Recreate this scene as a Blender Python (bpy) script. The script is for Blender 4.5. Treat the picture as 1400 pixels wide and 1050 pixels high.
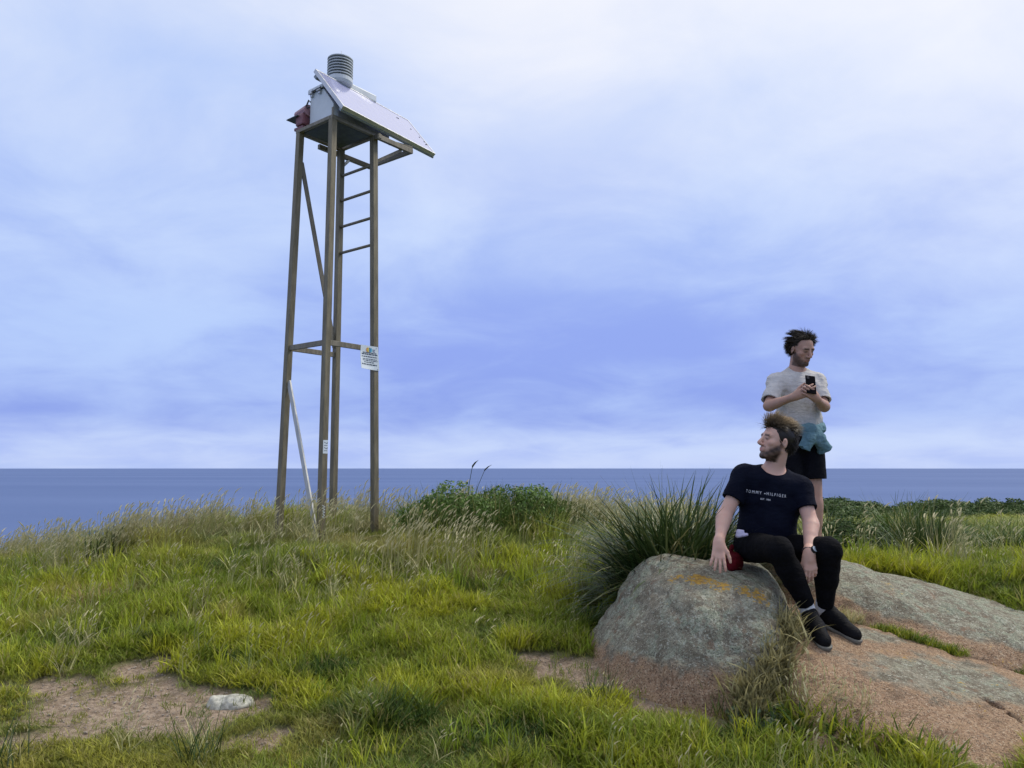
import bpy, bmesh, math, random
import numpy as np
from mathutils import Vector, Matrix, Euler
from mathutils.bvhtree import BVHTree

R_ = math.radians
scene = bpy.context.scene
for o in list(bpy.data.objects):
    bpy.data.objects.remove(o)
COL = scene.collection
rng = np.random.default_rng(7)
random.seed(7)

# ------------------------------------------------------------------ camera
FPX = 1050.0                      # focal length in photograph pixels (1400 wide)
PITCH = math.atan(115.0 / FPX)    # horizon lies 115 px below the centre
CAM = np.array([0.0, 0.0, 1.6])
cam_d = bpy.data.cameras.new('camera')
cam_d.sensor_width = 36.0
cam_d.lens = 36.0 * FPX / 1400.0
cam_d.clip_start = 0.05
cam_d.clip_end = 300000.0
cam = bpy.data.objects.new('camera', cam_d)
cam.location = CAM
cam.rotation_euler = (math.pi / 2 + PITCH, 0, 0)
COL.objects.link(cam)
scene.camera = cam

# ------------------------------------------------------------------ view
scene.render.engine = 'CYCLES'
scene.view_settings.view_transform = 'Standard'
scene.view_settings.look = 'None'
scene.view_settings.gamma = 1.0
scene.view_settings.use_curve_mapping = False
scene.view_settings.exposure = 0.78
scene.cycles.max_bounces = 4
scene.cycles.diffuse_bounces = 2
scene.cycles.glossy_bounces = 2
scene.cycles.transmission_bounces = 2
scene.cycles.transparent_max_bounces = 4

def lin(c):
    return tuple(((v / 255.0) / 12.92 if v / 255.0 <= 0.04045 else ((v / 255.0 + 0.055) / 1.055) ** 2.4) for v in c)

# ------------------------------------------------------------------ sky
SUN_AZ = R_(72)       # to the right of the view axis
SUN_EL = R_(52)
world = bpy.data.worlds.new('World')
scene.world = world
world.use_nodes = True
wt = world.node_tree
wt.nodes.clear()
def wn(t, **kw):
    n = wt.nodes.new(t)
    for k, v in kw.items():
        setattr(n, k, v)
    return n
def wmath(op, a, b=None, c=None, clamp=False):
    n = wn('ShaderNodeMath', operation=op, use_clamp=clamp)
    for i, v in enumerate((a, b, c)):
        if v is None: continue
        if isinstance(v, (int, float)): n.inputs[i].default_value = v
        else: wt.links.new(v, n.inputs[i])
    return n.outputs[0]
def wramp(fac, stops, interp='EASE'):
    n = wn('ShaderNodeValToRGB')
    n.color_ramp.interpolation = interp
    while len(n.color_ramp.elements) < len(stops):
        n.color_ramp.elements.new(0.5)
    for e, (p, c) in zip(n.color_ramp.elements, stops):
        e.position = p
        e.color = (*lin(c), 1)
    wt.links.new(fac, n.inputs[0])
    return n.outputs[0]
def wmix(f, a, b):
    n = wn('ShaderNodeMix', data_type='RGBA')
    for v, s in ((f, n.inputs[0]), (a, n.inputs[6]), (b, n.inputs[7])):
        if isinstance(v, (int, float)): s.default_value = v
        elif isinstance(v, tuple): s.default_value = (*v, 1)
        else: wt.links.new(v, s)
    return n.outputs[2]
sky = wn('ShaderNodeTexSky', sky_type='NISHITA', sun_disc=False)
sky.sun_elevation = SUN_EL
sky.sun_rotation = SUN_AZ
tc = wn('ShaderNodeTexCoord')
sep = wn('ShaderNodeSeparateXYZ')
wt.links.new(tc.outputs['Generated'], sep.inputs[0])
zup = wmath('MAXIMUM', sep.outputs[2], 0.0)
# overcast deck seen in perspective: direction projected on a flat layer
den = wmath('ADD', zup, 0.24)
comb = wn('ShaderNodeCombineXYZ')
wt.links.new(wmath('DIVIDE', sep.outputs[0], den), comb.inputs[0])
wt.links.new(wmath('DIVIDE', sep.outputs[1], den), comb.inputs[1])
def wnoise(scale, detail, rough, dist=0.0, loc=(0, 0, 0), scl=(1, 1, 1)):
    mp = wn('ShaderNodeMapping')
    mp.inputs['Location'].default_value = loc
    mp.inputs['Scale'].default_value = scl
    wt.links.new(comb.outputs[0], mp.inputs[0])
    n = wn('ShaderNodeTexNoise')
    n.inputs['Scale'].default_value = scale
    n.inputs['Detail'].default_value = detail
    n.inputs['Roughness'].default_value = rough
    n.inputs['Distortion'].default_value = dist
    wt.links.new(mp.outputs[0], n.inputs['Vector'])
    return n.outputs['Fac']
n1 = wnoise(0.75, 3, 0.45, 0.3, (3.1, 1.7, 0), (1.0, 1.2, 1))
n2 = wnoise(2.3, 7, 0.58, 0.35, (7.7, 4.2, 0), (1.0, 1.1, 1))
SKY_DARK = [(0.0, (176, 196, 247)), (0.02, (166, 186, 246)), (0.065, (138, 160, 234)), (0.16, (144, 166, 239)),
            (0.30, (160, 184, 245)), (0.44, (182, 204, 250)), (0.56, (206, 220, 251)), (0.75, (222, 229, 250)), (1.0, (226, 230, 248))]
SKY_LITE = [(0.0, (200, 215, 252)), (0.028, (198, 215, 252)), (0.07, (174, 196, 248)), (0.16, (184, 207, 252)),
            (0.30, (202, 220, 254)), (0.44, (224, 234, 254)), (0.56, (242, 245, 254)), (0.75, (246, 246, 252)), (1.0, (246, 246, 250))]
cd = wramp(zup, SKY_DARK)
cl = wramp(zup, SKY_LITE)
mixv = wmath('ADD', wmath('MULTIPLY', n1, 0.58), wmath('MULTIPLY', n2, 0.42))
mr = wn('ShaderNodeMapRange')
mr.interpolation_type = 'SMOOTHSTEP'
mr.inputs[1].default_value = 0.34
mr.inputs[2].default_value = 0.66
wt.links.new(mixv, mr.inputs[0])
cloud = wmix(mr.outputs[0], cd, cl)
# thin brighter places in the deck where the sun stands behind it (upper right and upper middle of the view)
def glow(px, py, power, gain):
    d = Vector(((px - 700) / FPX, 1.0, 0)).normalized()
    sx, sy = (px - 700) / FPX, (525 - py) / FPX
    v = Vector((sx, math.cos(PITCH) - sy * math.sin(PITCH), math.sin(PITCH) + sy * math.cos(PITCH))).normalized()
    dp = wn('ShaderNodeVectorMath', operation='DOT_PRODUCT')
    wt.links.new(tc.outputs['Generated'], dp.inputs[0])
    dp.inputs[1].default_value = v
    return wmath('MULTIPLY', wmath('POWER', wmath('MAXIMUM', dp.outputs['Value'], 0.0), power), gain)
g = wmath('ADD', glow(1420, -40, 40, 0.8), glow(760, 0, 55, 0.75), clamp=True)
gm = wmath('MULTIPLY', g, wmath('ADD', wmath('MULTIPLY', n2, 1.1), 0.35), clamp=True)
cloud2 = wmix(gm, cloud, lin((250, 250, 255)))
skyl = wn('ShaderNodeVectorMath', operation='SCALE')
wt.links.new(sky.outputs[0], skyl.inputs[0])
skyl.inputs['Scale'].default_value = 0.10
final = wmix(0.93, skyl.outputs[0], cloud2)
bg = wn('ShaderNodeBackground')
bg.inputs['Strength'].default_value = 0.610
wt.links.new(final, bg.inputs['Color'])
wo = wn('ShaderNodeOutputWorld')
wt.links.new(bg.outputs[0], wo.inputs[0])

# ------------------------------------------------------------------ sun, veiled by the overcast
sd = bpy.data.lights.new('sun', 'SUN')
sd.energy = 1.5
sd.angle = R_(14)
sd.color = (1.0, 0.94, 0.82)
sun = bpy.data.objects.new('sun', sd)
sdir = Vector((math.sin(SUN_AZ) * math.cos(SUN_EL), math.cos(SUN_AZ) * math.cos(SUN_EL), math.sin(SUN_EL)))
sun.rotation_euler = sdir.to_track_quat('Z', 'Y').to_euler()
sun.location = (30, 10, 40)
COL.objects.link(sun)

# ------------------------------------------------------------------ helpers: pixels, noise
_f = np.array([0, math.cos(PITCH), math.sin(PITCH)])
_u = np.array([0, -math.sin(PITCH), math.cos(PITCH)])
def P(px, py, y):
    """point on the photograph's ray through (px, py) at world depth y"""
    d = _f + np.array([(px - 700) / FPX, 0, 0]) + (525 - py) / FPX * _u
    return CAM + d * (y / d[1])

def _hash(ix, iy, iz, seed):
    h = (ix.astype(np.int64) * 374761393 + iy.astype(np.int64) * 668265263 + iz.astype(np.int64) * 2147483647 + seed * 974711) & 0xFFFFFFFF
    h = ((h ^ (h >> 13)) * 1274126177) & 0xFFFFFFFF
    h = ((h ^ (h >> 16)) * 2246822519) & 0xFFFFFFFF
    h = h ^ (h >> 15)
    return (h & 0xFFFFFF).astype(np.float32) / float(0xFFFFFF)
def noise3(x, y, z, seed=0):
    x = np.asarray(x, np.float32); y = np.asarray(y, np.float32); z = np.asarray(z, np.float32)
    x, y, z = np.broadcast_arrays(x, y, z)
    fx, fy, fz = np.floor(x), np.floor(y), np.floor(z)
    tx, ty, tz = x - fx, y - fy, z - fz
    tx = tx * tx * (3 - 2 * tx); ty = ty * ty * (3 - 2 * ty); tz = tz * tz * (3 - 2 * tz)
    r = 0
    for dx in (0, 1):
        wx = tx if dx else 1 - tx
        for dy in (0, 1):
            wy = ty if dy else 1 - ty
            for dz in (0, 1):
                wz = tz if dz else 1 - tz
                r = r + wx * wy * wz * _hash(fx + dx, fy + dy, fz + dz, seed)
    return r * 2 - 1
def fbm(x, y, z=0.0, octv=4, seed=0, gain=0.5):
    a, s, r = 1.0, 0.0, 0
    x = np.asarray(x, np.float32); y = np.asarray(y, np.float32); z = np.asarray(z, np.float32)
    for i in range(octv):
        r = r + a * noise3(x * 2 ** i, y * 2 ** i, z * 2 ** i, seed + i)
        s += a; a *= gain
    return r / s
def sstep(a, b, x):
    t = np.clip((np.asarray(x, float) - a) / (b - a), 0, 1)
    return t * t * (3 - 2 * t)

# ------------------------------------------------------------------ helpers: objects
def tag(o, label=None, cat=None, group=None, kind=None):
    if label: o['label'] = label
    if cat: o['category'] = cat
    if group: o['group'] = group
    if kind: o['kind'] = kind
    return o
def empty(name, loc=(0, 0, 0), rz=0.0):
    o = bpy.data.objects.new(name, None)
    o.empty_display_size = 0.1
    o.location = loc
    o.rotation_euler = (0, 0, rz)
    COL.objects.link(o)
    return o
def mesh_obj(name, verts, faces, mat=None, parent=None, smooth=False, link=True):
    me = bpy.data.meshes.new(name)
    if isinstance(verts, np.ndarray) and isinstance(faces, np.ndarray) and faces.ndim == 2:
        nv, nf, k = len(verts), len(faces), faces.shape[1]
        me.vertices.add(nv); me.vertices.foreach_set('co', verts.astype(np.float32).ravel())
        me.loops.add(nf * k); me.loops.foreach_set('vertex_index', faces.astype(np.int32).ravel())
        me.polygons.add(nf); me.polygons.foreach_set('loop_start', np.arange(0, nf * k, k, dtype=np.int32))
        me.update(calc_edges=True)
        me.validate()
    else:
        me.from_pydata([tuple(map(float, v)) for v in verts], [], [tuple(map(int, f)) for f in faces])
        me.update()
    if smooth:
        me.polygons.foreach_set('use_smooth', np.ones(len(me.polygons), dtype=bool))
    if mat: me.materials.append(mat)
    o = bpy.data.objects.new(name, me)
    if link: COL.objects.link(o)
    if parent is not None:
        o.parent = parent
        o.matrix_parent_inverse = Matrix.Identity(4)
        # vertices are given in world space: bring them into the parent's frame
        M = parent_world(parent).inverted()
        me.transform(M)
    return o
def parent_world(p):
    M = p.matrix_basis.copy() if hasattr(p, 'matrix_basis') else Matrix.Identity(4)
    loc, rot, sc = p.location, p.rotation_euler.to_matrix().to_4x4(), p.scale
    M = Matrix.Translation(loc) @ rot @ Matrix.Diagonal((*sc, 1))
    if p.parent is not None:
        M = parent_world(p.parent) @ M
    return M
def set_attr(o, name, data, typ='FLOAT_COLOR'):
    at = o.data.attributes.new(name, typ, 'POINT')
    d = np.asarray(data, np.float32)
    if typ == 'FLOAT_COLOR':
        if d.shape[1] == 3: d = np.concatenate([d, np.ones((len(d), 1), np.float32)], 1)
        at.data.foreach_set('color', d.ravel())
    elif typ == 'FLOAT_VECTOR':
        at.data.foreach_set('vector', d.ravel())
    else:
        at.data.foreach_set('value', d.ravel())

class MB:
    """collects boxes, bars, prisms and tubes as one mesh"""
    def __init__(s): s.v, s.f = [], []
    def add(s, v, f):
        n = len(s.v); s.v += [tuple(map(float, p)) for p in v]; s.f += [tuple(i + n for i in q) for q in f]; return s
    def hexa(s, c):      # 8 corners, bottom ring then top ring
        return s.add(c, [(3, 2, 1, 0), (4, 5, 6, 7), (0, 1, 5, 4), (1, 2, 6, 5), (2, 3, 7, 6), (3, 0, 4, 7)])
    def box(s, lo, hi, fn=None):
        x0, y0, z0 = lo; x1, y1, z1 = hi
        c = [(x0, y0, z0), (x1, y0, z0), (x1, y1, z0), (x0, y1, z0), (x0, y0, z1), (x1, y0, z1), (x1, y1, z1), (x0, y1, z1)]
        if fn: c = [fn(*p) for p in c]
        return s.hexa(c)
    def bar(s, a, b, w, h, side=(0, 0, 1)):
        a, b = np.array(a, float), np.array(b, float)
        d = b - a; d /= np.linalg.norm(d)
        u = np.array(side, float); u = u - d * (u @ d); u /= np.linalg.norm(u)
        r = np.cross(d, u)
        c = []
        for p in (a, b):
            c += [p - r * w / 2 - u * h / 2, p + r * w / 2 - u * h / 2, p + r * w / 2 + u * h / 2, p - r * w / 2 + u * h / 2]
        return s.hexa(c)
    def tube(s, pts, rad, n=8, cap=True):
        pts = [np.array(p, float) for p in pts]
        if not hasattr(rad, '__len__'): rad = [rad] * len(pts)
        rings = []; prev = None
        for i, p in enumerate(pts):
            d = pts[min(i + 1, len(pts) - 1)] - pts[max(i - 1, 0)]
            d /= (np.linalg.norm(d) + 1e-12)
            u = np.array([0, 0, 1.0]) if abs(d[2]) < 0.9 else np.array([1.0, 0, 0])
            if prev is not None: u = prev
            u = u - d * (u @ d); u /= (np.linalg.norm(u) + 1e-12); prev = u
            r = np.cross(d, u)
            rings.append([p + rad[i] * (math.cos(t) * u + math.sin(t) * r) for t in np.arange(n) * 2 * math.pi / n])
        v = [q for r in rings for q in r]; f = []
        for i in range(len(pts) - 1):
            for k in range(n):
                f.append((i * n + k, i * n + (k + 1) % n, (i + 1) * n + (k + 1) % n, (i + 1) * n + k))
        if cap:
            f.append(tuple(range(n - 1, -1, -1))); f.append(tuple(range((len(pts) - 1) * n, len(pts) * n)))
        return s.add(v, f)
    def lathe(s, c, prof, n=24, ax=None):
        v = []; f = []
        c = np.array(c, float)
        for r, z in prof:
            for t in np.arange(n) * 2 * math.pi / n:
                v.append(c + np.array([r * math.cos(t), r * math.sin(t), z]))
        m = len(prof)
        for i in range(m - 1):
            for k in range(n):
                f.append((i * n + k, i * n + (k + 1) % n, (i + 1) * n + (k + 1) % n, (i + 1) * n + k))
        f.append(tuple(range(n - 1, -1, -1))); f.append(tuple(range((m - 1) * n, m * n)))
        return s.add(v, f)
    def build(s, name, mat, parent=None, smooth=False, bevel=0.0, auto=False):
        o = mesh_obj(name, s.v, s.f, mat, parent, smooth)
        bm = bmesh.new(); bm.from_mesh(o.data)
        bmesh.ops.recalc_face_normals(bm, faces=bm.faces)
        if bevel > 0:
            bmesh.ops.bevel(bm, geom=list(bm.edges), offset=bevel, segments=2, affect='EDGES', profile=0.6, clamp_overlap=True)
        bm.to_mesh(o.data); bm.free()
        return o

# ------------------------------------------------------------------ helpers: materials
class NT:
    def __init__(s, name):
        s.m = bpy.data.materials.new(name); s.m.use_nodes = True
        s.t = s.m.node_tree; s.t.nodes.clear()
        s.out = s.t.nodes.new('ShaderNodeOutputMaterial')
    def n(s, t, **kw):
        n = s.t.nodes.new(t)
        for k, v in kw.items(): setattr(n, k, v)
        return n
    def link(s, v, sock):
        if isinstance(v, bpy.types.NodeSocket): s.t.links.new(v, sock)
        elif isinstance(v, (tuple, list)) and len(v) == 3 and sock.type == 'RGBA': sock.default_value = (*v, 1)
        else: sock.default_value = v
    def math(s, op, a, b=0.0, clamp=False):
        n = s.n('ShaderNodeMath', operation=op, use_clamp=clamp)
        s.link(a, n.inputs[0]); s.link(b, n.inputs[1]); return n.outputs[0]
    def mix(s, f, a, b, blend='MIX'):
        n = s.n('ShaderNodeMix', data_type='RGBA', blend_type=blend)
        s.link(f, n.inputs[0]); s.link(a, n.inputs[6]); s.link(b, n.inputs[7]); return n.outputs[2]
    def coord(s, kind='Object'):
        return s.n('ShaderNodeTexCoord').outputs[kind]
    def pos(s):
        return s.n('ShaderNodeNewGeometry').outputs['Position']
    def mapping(s, vec, scale=(1, 1, 1), loc=(0, 0, 0), rot=(0, 0, 0)):
        n = s.n('ShaderNodeMapping')
        n.inputs['Scale'].default_value = scale; n.inputs['Location'].default_value = loc; n.inputs['Rotation'].default_value = rot
        s.link(vec, n.inputs[0]); return n.outputs[0]
    def noise(s, vec, scale, detail=4, rough=0.55, dist=0.0):
        n = s.n('ShaderNodeTexNoise')
        s.link(vec, n.inputs['Vector'])
        n.inputs['Scale'].default_value = scale; n.inputs['Detail'].default_value = detail
        n.inputs['Roughness'].default_value = rough; n.inputs['Distortion'].default_value = dist
        return n.outputs['Fac']
    def voronoi(s, vec, scale, feature='F1', out='Distance'):
        n = s.n('ShaderNodeTexVoronoi', feature=feature)
        s.link(vec, n.inputs['Vector']); n.inputs['Scale'].default_value = scale
        return n.outputs[out]
    def ramp(s, f, a, b):
        n = s.n('ShaderNodeMapRange', interpolation_type='SMOOTHSTEP')
        s.link(f, n.inputs[0]); n.inputs[1].default_value = a; n.inputs[2].default_value = b
        return n.outputs[0]
    def attr(s, name, typ='GEOMETRY', out='Color'):
        n = s.n('ShaderNodeAttribute', attribute_type=typ); n.attribute_name = name; return n.outputs[out]
    def bump(s, h, strength=0.5, dist=0.01, normal=None):
        n = s.n('ShaderNodeBump'); s.link(h, n.inputs['Height'])
        n.inputs['Strength'].default_value = strength; n.inputs['Distance'].default_value = dist
        if normal is not None: s.link(normal, n.inputs['Normal'])
        return n.outputs[0]
    def bsdf(s, color, rough=0.6, metal=0.0, spec=0.5, normal=None, **kw):
        b = s.n('ShaderNodeBsdfPrincipled')
        s.link(color, b.inputs['Base Color']); s.link(rough, b.inputs['Roughness']); s.link(metal, b.inputs['Metallic'])
        s.link(spec, b.inputs['Specular IOR Level'])
        if normal is not None: s.link(normal, b.inputs['Normal'])
        for k, v in kw.items(): s.link(v, b.inputs[k.replace('_', ' ')])
        return b.outputs[0]
    def done(s, shader):
        s.t.links.new(shader, s.out.inputs['Surface']); return s.m

def simple(name, col, rough=0.6, metal=0.0, spec=0.4, var=0.12, scale=14.0, bump=0.0, bscale=60.0):
    t = NT(name); c = t.coord()
    nz = t.noise(c, scale, 5, 0.6)
    k = t.ramp(nz, 0.3, 0.7)
    dark = tuple(v * (1 - var) for v in col); lite = tuple(min(1, v * (1 + var)) for v in col)
    color = t.mix(k, dark, lite)
    nm = t.bump(t.noise(c, bscale, 4, 0.6), bump, 0.004) if bump else None
    return t.done(t.bsdf(color, t.math('ADD', t.math('MULTIPLY', nz, 0.2), rough - 0.1), metal, spec, nm))
# ================================================================== terrain and sea
_kA = np.array([(-60, -6), (-10, -.9), (0, 0), (2, .12), (3.5, .28), (4.5, .42), (6, .62), (7.2, .78), (8.2, .87), (9.2, .90), (10.2, .84), (12.5, .3), (16, -1.2), (24, -6), (45, -22), (90, -52), (130, -66), (600, -72)])
_kB = np.array([(-60, -6), (-10, -.9), (0, 0), (2, .12), (3.5, .28), (4.5, .42), (5.6, .80), (6.2, .88), (7.2, .60), (10, .36), (15, .10), (30, -.68), (60, -2.15), (85, -3.3), (100, -5), (130, -16), (200, -60), (600, -72)])
_yt = np.arange(-60, 600, 0.2)
_ta = np.interp(_yt, _kA[:, 0], _kA[:, 1]); _tb = np.interp(_yt, _kB[:, 0], _kB[:, 1])
_w = np.hanning(9); _w /= _w.sum()
_ta = np.convolve(np.pad(_ta, 4, 'edge'), _w, 'valid'); _tb = np.convolve(np.pad(_tb, 4, 'edge'), _w, 'valid')
def gz(x, y):
    x = np.asarray(x, float); y = np.asarray(y, float)
    a = np.interp(y, _yt, _ta); b = np.interp(y, _yt, _tb)
    r = x / np.maximum(y, 2.0)
    s = sstep(0.19, 0.33, r) * sstep(2.5, 5.5, y)
    z = a * (1 - s) + b * s
    z = z - 0.075 * np.maximum(0, -x - 2.4) ** 1.5 - 0.02 * np.maximum(0, x - 70) ** 1.6
    near = 1 - sstep(12, 40, np.hypot(x, y))
    z = z + 0.045 * fbm(x * 0.9, y * 0.9, 0.3, 3, 11) * (0.4 + 0.6 * near) + 0.10 * fbm(x * 0.23, y * 0.23, 1.7, 2, 12) * sstep(5, 20, y)
    z = z + 0.5 * fbm(x * 0.06, y * 0.06, 4.7, 3, 13) * sstep(25, 60, y)
    return z
def G(px, py):
    """where the photograph's ray through (px, py) meets the ground"""
    d = _f + np.array([(px - 700) / FPX, 0, 0]) + (525 - py) / FPX * _u
    t = np.concatenate([np.arange(2.0, 14, 0.02), np.arange(14, 200, 0.25)])
    q = CAM[None] + d[None] * t[:, None]
    h = q[:, 2] - gz(q[:, 0], q[:, 1])
    i = np.argmax(h < 0)
    return q[i] if h[i] < 0 else q[-1]

# bare soil: patches given by centre (photo pixel -> ground) and radii in metres
DIRT = []
for px, py, rx, ry, w in [(150, 960, .62, .32, .8), (40, 935, .5, .2, .62), (235, 985, .42, .22, .85), (300, 960, .26, .16, .9), (190, 915, .25, .22, .8),
                          (60, 1010, .5, .12, .55), (350, 1010, .3, .14, .55), (790, 915, .42, .20, 1.0), (740, 900, .2, .12, .9), (860, 935, .42, .20, 1.0), (945, 962, .4, .18, 1.0), (1010, 985, .28, .12, .8), (1090, 1000, .22, .1, .6),
                          (20, 880, .4, .2, .5)]:
    q = G(px, py); DIRT.append((q[0], q[1], rx, ry, w))
def dirt(x, y):
    m = np.zeros(np.broadcast(x, y).shape)
    for cx, cy, rx, ry, w in DIRT:
        m = np.maximum(m, w * np.clip(1.35 - np.hypot((x - cx) / rx, (y - cy) / ry), 0, 1))
    n = fbm(x * 3.1, y * 3.1, 0.5, 4, 21, 0.6)
    return sstep(0.16, 0.5, m + (n * 0.75 + 0.35 * fbm(x * 9, y * 9, 2.5, 2, 23)) * (m > 0.01))

# ground sheet: fine near, coarse far
xs = np.concatenate([-np.geomspace(6, 420, 40)[::-1], np.arange(-5.9, 6.0, 0.055), np.geomspace(6.05, 420, 60)])
ys = np.concatenate([np.linspace(-60, 1.8, 20), np.arange(2.0, 12.0, 0.055), np.geomspace(12.05, 420, 110)])
XX, YY = np.meshgrid(xs, ys, indexing='ij')
ZZ = gz(XX, YY)
DD = dirt(XX, YY)
ZZ = ZZ - 0.025 * DD + 0.008 * fbm(XX * 9, YY * 9, 0.1, 3, 31)
V = np.stack([XX, YY, ZZ], -1).reshape(-1, 3)
nx, ny = len(xs), len(ys)
I = np.arange(nx * ny).reshape(nx, ny)
Fq = np.stack([I[:-1, :-1], I[1:, :-1], I[1:, 1:], I[:-1, 1:]], -1).reshape(-1, 4)

t = NT('soil_and_thatch'); c = t.pos()
dm = t.attr('dirt', out='Fac')
n_a = t.noise(c, 2.2, 6, 0.6); n_b = t.noise(c, 34, 5, 0.65); n_c = t.noise(c, 160, 3, 0.6)
soil = t.mix(t.ramp(n_b, 0.35, 0.66), (0.20, 0.145, 0.10), (0.37, 0.285, 0.21))
soil = t.mix(t.ramp(n_c, 0.56, 0.68), soil, (0.42, 0.36, 0.30))
thatch = t.mix(t.ramp(n_a, 0.38, 0.62), (0.060, 0.085, 0.018), (0.115, 0.135, 0.030))
thatch = t.mix(t.ramp(n_b, 0.5, 0.7), thatch, (0.20, 0.17, 0.07))
far_ = t.noise(c, 0.16, 4, 0.6)
far_c = t.mix(t.ramp(far_, 0.40, 0.60), (0.055, 0.105, 0.022), (0.165, 0.185, 0.050))
far_c = t.mix(t.ramp(t.noise(c, 0.42, 4, 0.6), 0.56, 0.68), far_c, (0.25, 0.21, 0.09))
sy_ = t.n('ShaderNodeSeparateXYZ'); t.link(c, sy_.inputs[0])
thatch = t.mix(t.ramp(sy_.outputs[1], 12.0, 22.0), thatch, far_c)
colr = t.mix(dm, thatch, soil)
M_ground = t.done(t.bsdf(colr, 0.95, 0, 0.15, t.bump(t.math('ADD', n_b, t.math('MULTIPLY', n_c, 0.5)), 0.7, 0.02)))
ground = mesh_obj('ground', V, Fq, M_ground, smooth=True)
set_attr(ground, 'dirt', DD.ravel(), 'FLOAT')
tag(ground, 'grassy headland with bare soil patches sloping up to a ridge', None, kind='structure')

t = NT('sea_water'); c = t.pos()
w1 = t.noise(t.mapping(c, (0.004, 0.02, 0.01)), 1.0, 6, 0.6)
w2 = t.noise(t.mapping(c, (0.0002, 0.0012, 0.001)), 1.0, 4, 0.55)
cs = t.mix(t.ramp(w2, 0.3, 0.7), (0.075, 0.122, 0.27), (0.098, 0.150, 0.31))
cs = t.mix(t.math('MULTIPLY', t.ramp(w1, 0.55, 0.75), 0.25), cs, (0.15, 0.20, 0.36))
M_sea = t.done(t.bsdf(cs, 0.75, 0, 0.22, t.bump(t.noise(t.mapping(c, (0.03, 0.12, 0.1)), 1.0, 5, 0.6), 0.35, 4.0)))
SEA = -60.0
rr = [0, 300, 800, 2000, 6000, 20000, 60000, 140000]
sv = [(0, 0, SEA)]; sf = []
for i, r in enumerate(rr[1:]):
    for k in range(72):
        a = k * 2 * math.pi / 72
        sv.append((r * math.cos(a), r * math.sin(a), SEA))
for k in range(72):
    sf.append((0, 1 + k, 1 + (k + 1) % 72))
for i in range(len(rr) - 2):
    for k in range(72):
        a = 1 + i * 72; b = 1 + (i + 1) * 72
        sf.append((a + k, b + k, b + (k + 1) % 72, a + (k + 1) % 72))
sea = mesh_obj('sea', sv, sf, M_sea)
tag(sea, 'calm blue violet sea reaching a level horizon', None, kind='structure')

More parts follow.
